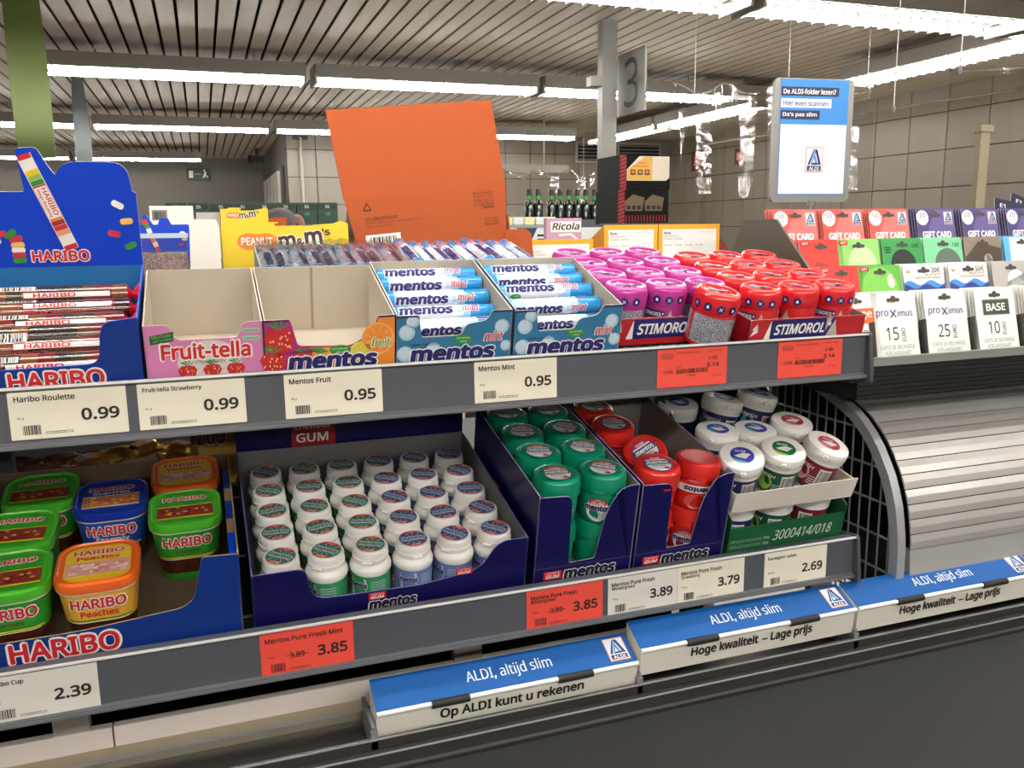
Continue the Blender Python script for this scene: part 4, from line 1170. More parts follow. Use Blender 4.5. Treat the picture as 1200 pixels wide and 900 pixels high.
def tall_box(label, x0, x1, u1):
    hw = (x1 - x0) / 2
    fr_ = rounded([(-hw, 0), (hw, 0), (hw, .137), (.050, .137), (.028, .112), (.016, .030), (-.023, .028), (-.026, .132), (-hw, .134)], [0, 0, .003, .016, .03, .004, .004, .012, .003])
    r, fr = tray('gum_jar_box', label, ML, x0, x1, .020, u1, fr_, .137, .145, NAVY, mat('box_grey_inside', '8c877f', .75), 'display box', edge=mat('card_edge2', '9a97b4', .7))
    def p(b, M):
        b.quad(-hw, hw, .0245, .0250, mat('fold_line', '6a66a0', .6), M, .0001)
        gum_mark(b, M, -.058, .0065, .026, .0125); navy_brand(b, M, -.029, .004, .078, .0165, ink=mat('brand_dark', '131336', .4))
    printed(fr, p)
    b = MB(); A = Matrix(((0, 0, -1, -hw), (-1, 0, 0, .06), (0, 1, 0, 0), (0, 0, 0, 1)))
    gum_mark(b, A, -.12, .06, .03, .012); b.build('side_print', r)
tall_box('tall navy card box of green gum jars next to the white bottles', .3875, .5335, .300)
tall_box('tall navy card box of red gum jars next to the green gum box', .5375, .683, .300)
for j in range(4):
    for i in range(2):
        put(green_jar, ML @ T(.4270 + i * .0685, .059 + j * .0685, .076) @ RZ((20, -8, 12, -5, 8, -20, 0, 10)[j * 2 + i] - 24), 'green gum jar in upper layer, %s row, %s of the pair' % (('front', 'second', 'third', 'back')[j], ('left', 'right')[i]), 'green gum jars')
for i in range(2):
    put(green_jar, ML @ T(.4270 + i * .0685, .059, .0035) @ RZ(-20 + 40 * i), 'green gum jar of the lower layer behind the front slot, %s' % ('left', 'right')[i], 'green gum jars')
for k, (x, u, n, tx, ty, rz, o, lab) in enumerate((
    (.5775, .059, .076, 4, 0, 25, red_jar, 'red gum jar with printed lid, front left in the red jar box'),
    (.6460, .062, .074, -2, 3, 10, red_plain, 'red gum jar with bare lid, front right in the red jar box'),
    (.6020, .132, .079, 24, -14, 50, red_jar, 'tilted red gum jar behind the front ones'),
    (.5740, .195, .078, 4, 0, 15, red_jar, 'red gum jar in the third row of the red jar box'),
    (.5730, .262, .076, 0, 0, -10, red_jar, 'red gum jar at the back left of the red jar box'))):
    put(o, ML @ T(x, u, n) @ RX(tx) @ RY(ty) @ RZ(rz - 30), lab, 'red gum jars')
for i in range(2):
    put(red_jar, ML @ T(.5765 + i * .0685, .059, .0035) @ RZ(60 - 100 * i), 'red gum jar of the lower layer behind the front slot, %s' % ('left', 'right')[i], 'red gum jars')
for i in range(2):
    put(red_jar, ML @ T(.5765 + i * .03, .130 + i * .07, .0035) @ RZ(40 * i), 'red gum jar of the hidden lower layer, %s' % ('nearer', 'farther')[i], 'red gum jars')

# ------------------------------------------------------------------ green box with white lidded jars
gcard = mat('green_card', '0f5a33', 0.45)
x0, x1 = .688, .893; hw = (x1 - x0) / 2
fr_ = rounded([(-hw, 0), (hw, 0), (hw, .048), (-hw, .046)], [0, 0, .002, .002])
r, fr = tray('gum_jar_box', 'dark green card box of white lidded gum jars on the lower shelf', ML, x0, x1, .016, .27, fr_, .06, .165, gcard, gcard, 'display box')
def p(b, M):
    ink = mat('box_ink', 'd8e4d8', .5)
    b.text('3000414/018', ink, M, -.025, .017, .105, .0165, 0, .25); fa = mat('box_ink_dim', '8fb79a', .5)
    b.text('FRESHLIZE KAUWGOM', fa, M, -.098, .021, .053, .0048); b.text('92g', ink, M, -.042, .021, .010, .005)
    b.text('FRESHLIZE GUM POMME', fa, M, -.098, .012, .053, .0048); b.text('92g', ink, M, -.042, .012, .010, .005)
printed(fr, p)
lidw = mat('jar_lid_white', 'f3efe9', 0.3, coat=0.2)
def lid_jar(nm, h, disc1, disc2):
    body = mat(nm + '_jar_body', h, 0.3, coat=0.2, noise=.15, nscale=60)
    r = empty('gum_jar', 'x', 'gum jar')
    b = MB(); b.lathe([(.024, 0, body), (.0285, .0015), (.0295, .005), (.0300, .046), (.0285, .050)], body, None, 28); b.build('body', r, 40)
    b = MB(); b.lathe([(.0300, .045), (.0318, .0455), (.0322, .050), (.0322, .0525), (.0330, .0535), (.0330, .0640), (.0315, .0675), (.0285, .0688), (.0001, .0690)], lidw, None, 32)
    b.lathe([(.0, .0), (.0045, .0), (.0045, .002), (.0035, .003), (.0001, .003)], lidw, T(0, -.0325, .0605) @ RX(90), 12)
    b.build('flip_lid', r, 40)
    b = MB(); P = T(0, 0, .0691)
    b.sheet(ell(.0172, .0172, 28), mat(nm + '_disc', disc1, .4), P); b.sheet([(.0172 * math.cos(R(t)), .0172 * math.sin(R(t))) for t in range(200, 300, 8)], mat(nm + '_disc2', disc2, .4), P, .0002)
    b.sheet([(-.012, -.003), (.002, .005), (.013, .003), (.004, -.008), (-.006, -.006)], mat('disc_white', 'e8e8e4', .4), P, .0003); b.text('GUM', WHITE, P, -.010, .006, .015, .004, .02, z=.0004)
    b.text('01.2025 L 402', GREYP, T(0, 0, 0), -.011, .057, .020, .0022, .0, z=.0003, warp=cyl_warp(.0331))
    b.build('lid_print', r)
    b = MB(); wp = cyl_warp(.0301)
    b.barcode(.004, .006, .018, .030, None, BLACK, WHITE, 12, .0003, wp, 3)
    b.sheet(ell(.011, .014, 20, -.020, .022), mat(nm + '_blob', disc2, .4), None, .0002, wp); b.text('FRESH', WHITE, None, -.034, .032, .028, .006, .02, .2, z=.0004, warp=wp)
    for k in range(4): b.quad(-.008, .002, .008 + k * .004, .0095 + k * .004, mat('jar_smalltext', 'c9cbd6', .4), None, .0003, wp, 3)
    b.build('label_print', r)
    return r
lj = dict(b=lid_jar('blue', '26265e', '3a39a8', '58b4c8'), g=lid_jar('green', '17553a', '1f6b3a', '9bc93f'), r=lid_jar('red', '7c2233', 'b02a38', 'e0a3a0'))
nmz = dict(b='blue', g='green', r='red')
for x, u, n, tx, ty, rz, c, lab in (
    (.720, .060, .004, 0, 0, 10, 'b', 'lower layer, front left'), (.788, .060, .004, 0, 0, 5, 'g', 'lower layer, front middle'), (.856, .060, .004, 0, 0, -15, 'r', 'lower layer, front right'),
    (.720, .064, .083, 14, -8, 25, 'b', 'upper layer, front left in the grey tray'), (.790, .066, .083, 12, -4, 20, 'g', 'upper layer, front middle in the grey tray'), (.858, .070, .083, 14, 8, 10, 'r', 'upper layer, front right in the grey tray'),
    (.722, .132, .083, 0, 0, 0, 'b', 'upper layer, second row left'), (.790, .130, .079, 0, 0, 0, 'b', 'upper layer, second row middle'), (.861, .140, .083, 4, 0, 30, 'r', 'upper layer, second row right'),
    (.716, .240, .083, 0, 0, 0, 'b', 'upper layer, back left'),
    (.765, .202, .101, -5, 11, 34, 'b', 'standing tilted behind the front ones, left'), (.834, .208, .102, -3, 11, 40, 'b', 'standing tilted behind the front ones, right')):
    put(lj[c], ML @ T(x, u, n) @ RX(tx) @ RY(ty) @ RZ(rz - 50), 'white lidded gum jar, %s label, %s' % (nmz[c], lab), 'white lidded gum jars')
b = MB()
rr = empty('layer_tray', 'shallow pale grey card tray of the upper layer in the green gum box', 'tray', ML @ T(.789, .012, .077))
lt = mat('layer_card', 'cfc7bb', 0.7)
b.box(-.101, .101, 0.0, .235, 0.0, .002, lt); b.build('base_panel', rr)
b = MB(); b.prism([(-.108, .002), (.103, .004), (.108, .031), (-.104, .030)], .002, lt, FM(0, -.001, 0)); b.build('front_panel', rr)
b = MB(); b.box(-.103, -.101, 0, .235, 0, .028, lt); b.build('side_panel', rr); b = MB(); b.box(.101, .103, 0, .235, 0, .030, lt); b.build('side_panel', rr)
# ------------------------------------------------------------------ candy cup tray (lower shelf, left)
x0, x1 = -0.290, 0.0145; hw = (x1 - x0) / 2
front = rounded([(-hw, 0), (hw, 0), (hw, .110), (.112, .112), (.098, .048), (-.02, .036), (-hw, .034)], [0, 0, .003, .005, .02, .02, 0])
r, fr = tray('candy_cup_tray', 'blue card tray with bold red lettering holding plastic candy cups on the lower shelf', ML, x0, x1, .020, .335, front, .108, .088, BLUEDEEP, mat('tray_brown_inside', '6b5843', .85), edge=mat('edge_kraft', 'a38c66', .8))
printed(fr, lambda b, M: red_brand(b, M, 'HARIBO', -.095, .006, .112, .026))
b = MB()
for u0_, u1_, m_ in ((.012, .06, BLUECARD), (.062, .10, KRAFT), (.102, .15, BLUEDEEP), (.152, .19, KRAFT), (.192, .25, BLUEDEEP)):
    b.box(hw - .0105, hw - .002, u0_, u1_, .085, .104 - .06 * (u0_ - .012), m_)
b.build('side_flap', r)

def rr_ring(w, h, rad, z, n=6): return [(x, y, z) for x, y in rrect(w, h, rad, n)]
gummy = mat('gummy_mix', '4a2418', 0.2, noise=.6, nscale=120, coat=0.5)
def candy_cup(nm, lidh, bandh, cand, sub, bgh):
    lid = mat(nm + '_lid', lidh, 0.28, coat=0.25); band = mat(nm + '_band', bandh, 0.3, coat=0.3)
    r = empty('candy_cup', 'x', 'candy cup')
    b = MB()
    b.loft([(rr_ring(.066, .070, .020, 0), band), (rr_ring(.069, .073, .021, .003), band), (rr_ring(.0715, .0755, .022, .012), gummy), (rr_ring(.0765, .0805, .022, .034), band), (rr_ring(.0835, .0875, .023, .074), band), (rr_ring(.0845, .0885, .023, .080), band)], band); b.build('tub', r, 35)
    b = MB()
    b.loft([(rr_ring(.0890, .0930, .026, .0755), mat('clear_rim', 'd9d2c4', .25, coat=.4)), (rr_ring(.0895, .0935, .026, .0775), lid), (rr_ring(.0900, .0940, .027, .0775), None), (rr_ring(.0905, .0945, .027, .0845), None), (rr_ring(.0885, .0925, .026, .0885), None), (rr_ring(.0830, .0870, .025, .0895), None), (rr_ring(.0800, .0840, .024, .0875), None)], lid); b.build('lid', r, 40)
    b = MB(); P = T(0, 0, .0877)
    bg = mat(nm + '_lid_ground', bgh, .35)
    b.sheet(rrect(.070, .072, .016, 5), bg, P)
    red_brand(b, P, 'HARIBO', -.027, .017, .054, .0105, .0003)
    if sub: b.text(sub, WHITE if nm == 'blue_cup' else REDP, P, -.023, .0065, .046, .0075, .03, z=.0004)
    pic = mat(nm + '_picture', cand[0], .4)
    b.quad(-.034, .034, -.026, .004, YELLOWP if nm != 'blue_cup' else OUTLINE, P, .0002, None); b.quad(-.034, .034, -.0245, .0025, pic, P, .0003)
    rn = random.Random(len(nm) + 5)
    for _ in range(34):
        m_ = mat(nm + '_sweet_%d' % (_ % 3), cand[1 + _ % 3], .35)
        px_, py_ = rn.uniform(-.029, .029), rn.uniform(-.0205, -.0015); s = rn.uniform(.0025, .0045)
        b.sheet(ell(s, s * .7, 10, px_, py_), m_, P, .0004 + _ * .000004)
    b.quad(-.034, .034, -.0275, -.0258, YELLOWP, P, .0003)
    b.build('lid_print', r)
    b = MB()
    def side(x, y, z):
        q = max(0.0, abs(x) - .0165); return (x, -(.0405 + (y - .034) * .0875 + z) + .0225 - math.sqrt(max(0, .0225 ** 2 - q * q)) * 1.0, y)
    red_brand(b, None, 'HARIBO', -.029, .054, .058, .0145, .0007, side)
    if sub: b.text(sub, WHITE if nm == 'blue_cup' else REDP, None, -.020, .0425, .040, .009, .03, z=.0003, warp=side)
    else: b.text('Cerises', mat('cup_brown', '6b3a1a', .5), None, -.014, .044, .028, .006, .02, z=.0003, warp=side)
    b.quad(-.033, .033, .0365, .0385, YELLOWP if nm != 'orange_cup' else GREENP, None, .0002, side, 10)
    b.quad(-.030, .030, .0345, .0355, OUTLINE, None, .0002, side, 10)
    b.build('side_print', r)
    return r
cg = candy_cup('green_cup', '4db52f', '2f9a2c', ('8a3a30', '6a1a1c', 'a8322c', 'd0a848'), None, '3aa52f')
co = candy_cup('orange_cup', 'ee6a26', 'eab43c', ('e3a596', 'f3c4b8', 'dd8a80', 'f6dcc8'), 'Peaches', 'efc437')
cb = candy_cup('blue_cup', '1c349c', '1f4fae', ('b06a48', 'c8382a', 'd88a3a', 'd9c25a'), 'Starmix', '1f3fae')
for o, x, u, rz, lab in ((cg, -.2325, .074, 3, 'green candy cup at the front left of the blue tray'), (co, -.1400, .073, 1, 'orange lidded candy cup with peach print at the front of the blue tray'),
                         (cg, -.2390, .170, -2, 'green candy cup in the second row at the left'), (cg, -.2250, .270, 2, 'green candy cup in the back left corner of the blue tray'),
                         (cb, -.1370, .232, 1, 'dark blue candy cup in the middle of the blue tray'), (cg, -.0455, .1815, 1, 'green candy cup on the right side of the blue tray'),
                         (co, -.0455, .2830, 2, 'orange lidded candy cup in the back right corner of the blue tray')):
    put(o, ML @ T(x, u, .0035) @ RZ(rz), lab, 'plastic candy cups')

# goods seen between the shelves behind the cup tray
gsh = MB(); gsh.box(-1.1, .9, 1.40, 1.80, 1.075, 1.085, DARK); gsh.box(-1.1, .9, 1.395, 1.40, 1.03, 1.09, DARK)
o = gsh.build('rear_shelf'); tag(o, 'dark shelf on the rear side holding chocolate bars behind the cup tray', 'shelf')
b = MB(); yb = mat('bar_box_yellow', 'c79c3f', .5)
b.prism(rounded([(-.075, 0), (.075, 0), (.075, .105), (-.075, .105)], .002), .12, yb, FM(0, 0, 0), yb)
red_brand(b, FM(0, 0, 0), 'DUO', -.065, .068, .045, .024, .0004)
b.sheet([(-.01, .0), (.0, .0), (.045, .10), (.035, .10)], mat('choc_brown', '4b2a17', .4), FM(0, 0, 0), .0004); b.sheet([(.05, .0), (.06, .0), (.01, .10), (0, .10)], mat('choc_brown', '4b2a17', .4), FM(0, 0, 0), .0006)
b.text('KA', NAVYP, FM(0, 0, 0), .012, .072, .04, .020, .03, .2, z=.0008)
tag(b.build('chocolate_box', None, None, T(.034, 1.47, 1.086)), 'yellow chocolate bar box with brown crossed bars under the upper shelf', 'box')
gold = mat('gold_foil', 'd9ab52', 0.25, 0.8, noise=.3, nscale=90); silv = mat('dark_wrapper', '6b4a3a', 0.25, 0.3, coat=.5, noise=.4, nscale=70)
def sweet(m, kind):
    b = MB(); rg = []
    for k, (x, s) in enumerate(((-.034, .9), (-.026, .55), (-.020, .95), (0, 1.05), (.020, .95), (.026, .55), (.034, .9))):
        fl = k in (0, 6)
        rg.append(([(x, .012 * s * math.cos(2 * PI * i / 12) * (1.1 if fl else 1) * (1 + .16 * (i % 2)), .010 * s * math.sin(2 * PI * i / 12) * (.3 if fl else 1) * (1 + .16 * (i % 2))) for i in range(12)], None))
    b.loft(rg, m); return b.build(kind)
s1 = sweet(gold, 'wrapped_sweet'); s2 = sweet(silv, 'wrapped_bar')
for i in range(5):
    o = s1 if i == 0 else copy_tree(s1)
    o.matrix_basis = T(-.175 + i * .030, 1.485 + .012 * (i % 2), 1.1420 + .006 * (i % 3)) @ RZ(40 * i - 30) @ RX(20 * i)
    tag(o, 'gold foil wrapped sweet under the upper rail, %s from the left' % NTH[i], 'sweet', 'gold wrapped sweets')
for i in range(5):
    o = s2 if i == 0 else copy_tree(s2)
    o.matrix_basis = T(-.330 + i * .031, 1.48 + .01 * (i % 2), 1.142 + .004 * (i % 2)) @ RZ(25 * i - 40)
    tag(o, 'brown and silver wrapped bar under the upper rail, %s from the left' % NTH[i], 'chocolate bar', 'brown wrapped bars')
r_ = empty('sweet_tray', 'dark open carton holding the foil wrapped sweets behind the cup tray', 'carton', T(-.19, 1.455, 1.086))
b = MB(); b.box(-.18, .14, 0, .12, 0, .042, KRAFT); b.build('carton_body', r_); b = MB(); b.box(-.18, .14, -.002, 0, 0, .044, mat('carton_dark', '3a2a1f', .7)); b.build('front_panel', r_)
# ------------------------------------------------------------------ gift card rack right of the shelves
TX0 = 0.932
rk = empty('gift_card_rack', 'dark stepped gift card rack above the roller shutter', 'card rack', T(TX0, 1.045, 1.285))
rkm = mat('rack_grey', '3d3c38', 0.5)
L = 1.1
TIER = [(0.010, 0.004), (0.070, 0.044), (0.130, 0.086), (0.190, 0.138)]
b = MB()
pr = [(0.004, -0.034), (0.004, 0.0), (0.0, 0.004)]
pts = [(0.000, -0.030), (0.000, 0.000)]
for i, (y, z) in enumerate(TIER):
    pts += [(y + .055, z), (y + .055, z + .03)] if i < 3 else [(y + .06, z), (y + .06, z + .06)]
pts += [(0.255, -0.030)]
b.loft([([(x, y, z) for y, z in pts], None) for x in (0.0, L)], rkm); b.build('stepped_body', rk)
b = MB(); b.box(0.0, L, -0.006, 0.002, 0.0, 0.013, mat('rack_lip', 'a9a9a6', 0.35, 0.4)); b.box(0.0, L, -0.007, -0.001, 0.011, 0.0135, CHROME); b.build('front_lip', rk)
b = MB()
for k in range(7): b.box(0.0, L, -0.004, 0.001, -0.050 + k * .007, -0.0455 + k * .007, BLACK)
b.box(0, L, -.001, .25, -.052, -.028, BLACK); b.build('ribbed_skirt', rk)
b = MB(); b.prism([(-.012, -.02), (.30, -.02), (.325, .16), (.280, .226), (.190, .226), (.062, .112), (-.012, .048)], .004, mat('rack_side', '5d5a51', 0.5), Matrix(((0, 0, -1, -.018), (1, 0, 0, .0), (0, 1, 0, 0), (0, 0, 0, 1)))); b.build('side_panel', rk)
for x in (.040, .142, .244, .352, .46): b = MB(); b.prism([(0, .0), (.016, .0), (.024, .058), (.012, .062)], .004, rkm, Matrix(((0, 0, -1, x), (1, 0, 0, .004), (0, 1, 0, .004), (0, 0, 0, 1)))); b.build('divider', rk)
b = MB(); b.tube([(.090, .245, .16), (.090, .246, .235)], .0035, STEEL, seg=8); b.build('sign_stem', rk)

cw, ch = 0.087, 0.107
back_m = mat('card_edge_white', 'd6d2ca', .6)
def card(art, name='gift_card', h=ch, w=cw, hole=True):
    b = MB()
    b.prism(rrect(w, h, .004, 3, 0, h / 2), .0011, art['base'], RX(90), back_m, back_m)
    F = RX(90)
    for f in art['print']: f(b, F)
    if hole:
        b.sheet(rrect(.026, .0055, .0026, 3, 0, h - .012), mat('hang_hole', '4a433e', .6), F, .0009); b.sheet(ell(.0055, .0055, 14, 0, h - .0105), mat('hang_hole', '4a433e', .6), F, .00095)
    return b
def blank(base):
    b = MB(); b.prism(rrect(cw, ch, .004, 3, 0, ch / 2), .0011, base, RX(90), back_m, back_m); return b
LEAN = RX(-14)
def stack(b_front, base, x, tier, label, cat, n_back, glabel, dx=0.0, kind='gift_card', lean=LEAN):
    y, z = TIER[tier]
    z = 1.285 + z + .0008; y = 1.045 + y
    o = b_front.build(kind, None, None, T(x + dx, y, z) @ lean); tag(o, label, cat)
    bk = None
    for k in range(n_back):
        if bk is None:
            bk = blank(base).build(kind); c = bk
        else:
            c = copy_tree(bk)
        c.matrix_basis = T(x + dx - .0012 * (k + 1) - .0006 * (k % 3), y + .0046 * (k + 1), z + .0002) @ lean
        tag(c, glabel, cat, glabel)
red1 = mat('card_coral', 'df5049', .4); red2 = mat('card_coral_light', 'e8706a', .4)
vio = mat('card_violet', '4a4078', .4); vio2 = mat('card_violet_light', '63588f', .4); white = mat('card_white', 'f3f1ec', .45)
def seal(b, F, t, ink):
    pts = []
    for k in range(32):
        a = 2 * PI * k / 32; q = .0145 if k % 2 else .0132
        pts.append((-.030 + q * math.cos(a), .090 + q * math.sin(a)))
    b.sheet(pts, white, F, .0004); b.text(t, ink, F, -.0375, .0905, .015, .0085, .01, z=.0006); b.text('EUR', ink, F, -.0355, .0835, .011, .0045, .0, z=.0006)
def giftcard(base, lite, t, ink):
    def f(b, F):
        b.sheet([(-.0435, .02), (.0, .105), (.0435, .105), (.0435, .045)], lite, F, .0002)
        seal(b, F, t, ink)
        a_logo(b, F, .020, .024, .030, .089, .0005)
        b.text('GIFT CARD', white, F, -.034, .052, .068, .0125, .045, z=.0006)
    return dict(base=base, print=[f])
g50 = giftcard(red1, red2, '50', mat('seal_ink_red', 'b84a44', .5)); g20 = giftcard(vio, vio2, '20', mat('seal_ink_violet', '4a4078', .5))
for i, x in enumerate((.970, 1.070, 1.172)):
    stack(card(g50), red1, x, 3, 'front coral fifty euro gift card of the back tier, %s from the left' % NTH[i], 'gift card', 4 if i == 0 else 3, 'coral gift cards stacked behind the %s front one' % NTH[i])
for i, x in enumerate((1.280, 1.388, 1.500)):
    stack(card(g20), vio, x, 3, 'violet twenty euro gift card in the back tier, %s from the coral ones' % NTH[i], 'gift card', 3, 'violet gift cards stacked behind the %s front one' % NTH[i])
dk = mat('card_midnight', '191a3c', .4)
for i, (x, y, z, a) in enumerate(((1.510, 1.286, 1.440, 10), (1.545, 1.292, 1.448, 18))):
    b = blank(dk); b.text('E1', white, RX(90), -.03, .09, .014, .008, .02, z=.0005)
    tag(b.build('gift_card', None, None, T(x, y, z) @ RX(-14) @ RY(a)), ('midnight blue card lying tilted behind the violet gift cards', 'midnight blue card lying uppermost at the right end of the rack')[i], 'gift card')
# third tier
cred = mat('card_red', 'd8352c', .4); cgr = mat('card_green', '2f9a4a', .4); clime = mat('card_lime', '8fd06a', .4); cmint = mat('card_mint', '7fcf9a', .4); cbr = mat('card_brown', '8a7a68', .4); cgrey = mat('card_grey', 'b9b4ae', .4); cblue = mat('card_blue', '58b4dd', .4)
def tab(b, F): b.quad(-.040, -.022, ch - .010, ch - .002, mat('tab_red', 'c8242a', .4), F, .0005); b.text('GIFT', white, F, -.037, ch - .008, .012, .004, .01, z=.0007)
def blob(m, rx, ry, x, y): return lambda b, F: b.sheet(ell(rx, ry, 24, x, y), m, F, .0003)
artred = dict(base=cred, print=[tab, lambda b, F: b.sheet([(-.0435, .03), (-.01, .07), (.0435, .055), (.0435, .02), (-.0435, .0)], mat('card_maroon', 'a32a22', .4), F, .0003)])
artlime = dict(base=clime, print=[tab, blob(mat('card_lime_light', 'c6eea6', .4), .030, .034, .006, .062)])
artgreen = dict(base=cgr, print=[lambda b, F: b.text('10\u20ac', BLACK, F, .022, .090, .015, .008, .0, z=.0006), blob(mat('card_black', '17241a', .4), .028, .028, .0, .060), lambda b, F: [b.quad(-.038, -.026, .090 - k * .004, .092 - k * .004, BLACK, F, .0005) for k in range(3)]])
artmint = dict(base=cmint, print=[blob(mat('card_smoke', '5f6f62', .5), .030, .030, .008, .058), lambda b, F: b.text('15\u20ac', BLACK, F, .022, .090, .015, .008, .0, z=.0006)])
artbrown = dict(base=cbr, print=[lambda b, F: b.sheet([(-.0435, .07), (-.01, .098), (.0435, .085), (.0435, .02), (-.0435, .02)], mat('card_umber', '4d3f34', .5), F, .0003), blob(white, .010, .010, .01, .066)])
artblue = dict(base=cblue, print=[lambda b, F: b.quad(-.030, .0435, .02, .105, white, F, .0003)])
for x, art, m, lab, n in ((.978, artred, cred, 'red game card with small red tab in the third tier by the rack side', 5), (1.056, artlime, clime, 'light green game card in the third tier', 1), (1.150, artgreen, cgr, 'green ten euro card with a black dome in the third tier', 5), (1.242, artmint, cmint, 'pale mint card with a grey dome in the third tier', 4), (1.335, artbrown, cbr, 'brown and white game card in the third tier', 3), (1.430, artblue, cblue, 'white card with blue edge in the third tier at the right', 4)):
    stack(card(art), m, x, 2, lab, 'gift card', n, 'cards stacked behind the ' + lab.replace(' with small red tab', '').replace(' by the rack side', '').replace(' with a black dome', '').replace(' with a grey dome', '').replace(' at the right', '').replace(' with blue edge', ''))
# second tier
def wave(t):
    def f(b, F):
        b.text(t, BLACK, F, .016, .0915, .020, .0095, .0, z=.0006); b.text('WALLET TOP UP', BLACK, F, .002, .0865, .034, .0036, .0, z=.0005); b.text('FICHES POUR PORTE-MONNAIE', BLACK, F, -.020, .0815, .056, .0036, .0, z=.0005)
        for k, c in enumerate((BLACK, YELLOWP, REDP)): b.quad(-.036 + k * .0022, -.034 + k * .0022, .092, .096, c, F, .0005)
        top = [(-.0435 + .087 * i / 16, .075 + .004 * math.sin(i * .75)) for i in range(17)]
        b.sheet([(-.0435, .0)] + top + [(.0435, 0)][::-1] if False else [(.0435, .0)] + [(-.0435, .0)] + top, mat('wave_sky', '3f8fd8', .4), F, .0003)
        top = [(-.0435 + .087 * i / 16, .069 + .004 * math.sin(i * .75 + 1.4)) for i in range(17)]
        b.sheet([(.0435, .0), (-.0435, .0)] + top, mat('wave_navy', '213c8c', .4), F, .0005)
    return dict(base=white, print=[f])
artgreen2 = dict(base=mat('card_leaf', '62b83c', .4), print=[tab, blob(mat('card_leaf_light', '7fcb52', .4), .038, .040, -.002, .064), blob(white, .008, .012, .022, .080)])
artgrey = dict(base=cgrey, print=[lambda b, F: b.sheet([(-.03, .02), (-.01, .07), (.0435, .09), (.0435, .02)], mat('card_fog', '8f8a84', .5), F, .0003), blob(white, .02, .02, .01, .072)])
for x, art, m, lab, n in ((.972, artred, cred, 'red game card with small red tab in the second tier by the rack side', 5), (1.050, artgreen2, cgr, 'leaf green game card with a red tab in the second tier', 4), (1.142, wave('20\u20ac'), white, 'white twenty euro top up card with blue waves', 3), (1.240, wave('50\u20ac'), white, 'white fifty euro top up card with blue waves', 4), (1.338, artgrey, cgrey, 'grey card with pale cloud print in the second tier', 2)):
    stack(card(art), m, x, 1, lab, 'gift card', n, 'cards stacked behind the ' + lab.replace(' with small red tab', '').replace(' with a red tab', '').replace(' by the rack side', ''))
# first tier
def tele(kind, amount):
    def f(b, F):
        if kind == 'orange':
            b.quad(-.040, .034, .060, .084, mat('tele_orange', 'ef6a23', .4), F, .0004); b.text('orange', white, F, -.036, .0655, .066, .0135, .02, z=.0006)
        elif kind == 'base':
            b.quad(-.028, .030, .062, .088, mat('tele_frame', '5c635e', .4), F, .0004); b.quad(-.026, .028, .064, .086, mat('tele_dark', '3a4a38', .4), F, .0005); b.text('BASE', white, F, -.021, .0685, .042, .013, .03, z=.0007)
        else:
            v = mat('tele_violet', '3b2f7d', .4)
            b.text('pro', v, F, -.036, .066, .024, .0125, .01, z=.0005); b.text('imus', v, F, .006, .0685, .030, .0105, .01, z=.0005)
            for s in (1, -1): b.sheet([(-.0095, .073 - s * .006), (-.0065, .073 - s * .006), (.0045, .073 + s * .006), (.0015, .073 + s * .006)], v, F, .0005 + .0001 * (s > 0))
        b.text(amount, BLACK, F, -.020, .031, .024, .0205, -.01, z=.0005)
        A = F @ T(.014, .0385, 0) @ Matrix.Rotation(PI / 2, 4, 'Z')
        b.text('EURO', BLACK, A, -.010, -.004, .021, .008, .01, z=.0005)
        b.text('CARTE DE RECHARGE', GREYP, F, -.035, .0165, .068, .0065, .0, z=.0005); b.text('HERLAADKAART', GREYP, F, -.027, .007, .052, .0065, .0, z=.0005)
    return dict(base=white, print=[f])
for x, k, a, lab in ((.950, 'orange', '15', 'white fifteen euro recharge card with an orange block'), (1.024, 'prox', '15', 'white fifteen euro recharge card with violet lettering'), (1.129, 'prox', '25', 'white twenty-five euro recharge card with violet lettering'), (1.236, 'base', '10', 'white ten euro recharge card with a dark green block'), (1.345, 'prox', '10', 'white ten euro recharge card at the right edge of the front tier')):
    stack(card(tele(k, a)), white, x, 0, lab, 'recharge card', 5, 'white cards behind the ' + lab.replace('white ', ''), kind='recharge_card')

# ------------------------------------------------------------------ framed information sign on the rack
ir = empty('information_sign', 'upright grey framed sign with blue and white sheet standing behind the gift cards', 'sign', T(1.022, 1.287, 1.541) @ RZ(-6))
fm_ = mat('sign_frame', '8b8a86', 0.35, 0.4)
s_ = 1.285 / 1.45
sw, shh = .174 * s_, .236 * s_
b = MB(); fw = .011
b.prism(rrect(sw, shh, .008, 4, 0, shh / 2), .008, fm_, RX(90)); b.build('frame', ir)
b = MB(); F = RX(90) @ T(0, 0, .0004)
sx, sy = sw - 2 * fw, shh - .014
b.quad(-sx / 2, sx / 2, .012, .012 + sy, mat('sign_blue', '2f86d2', .4), F, .0003)
b.quad(-sx / 2 + .002, sx / 2 - .001, .014, .012 + sy * .615, mat('sign_paper', 'e8ecf2', .45), F, .0005)
yb0 = .012 + sy
nv = mat('sign_navy', '1c2350', .4)
for k, (t, bg, ink, w_) in enumerate((('De ALDI-folder lezen?', nv, WHITE, .112), ('Hier even scannen', mat('sign_paper', 'e8ecf2', .45), mat('sign_slate', '51688c', .4), .098), ("Da's pas slim", nv, WHITE, .076))):
    y = yb0 - .026 - k * .0195
    b.quad(-sx / 2 + .001, -sx / 2 + .001 + w_, y - .0015, y + .0135, bg, F, .0005); b.text(t, ink, F, -sx / 2 + .005, y + .0015, w_ - .010, .0088, .02, z=.0008)
a_logo(b, F, .034, .043, .004, .012 + sy * .31, .0008)
b.build('sheet', ir)
b = MB(); b.tube([(0, -.004, -.024), (0, -.004, .002)], .003, fm_, seg=8); b.lathe([(.006, -.006), (.006, .002)], fm_, T(0, -.004, 0), 10); b.build('stem', ir)

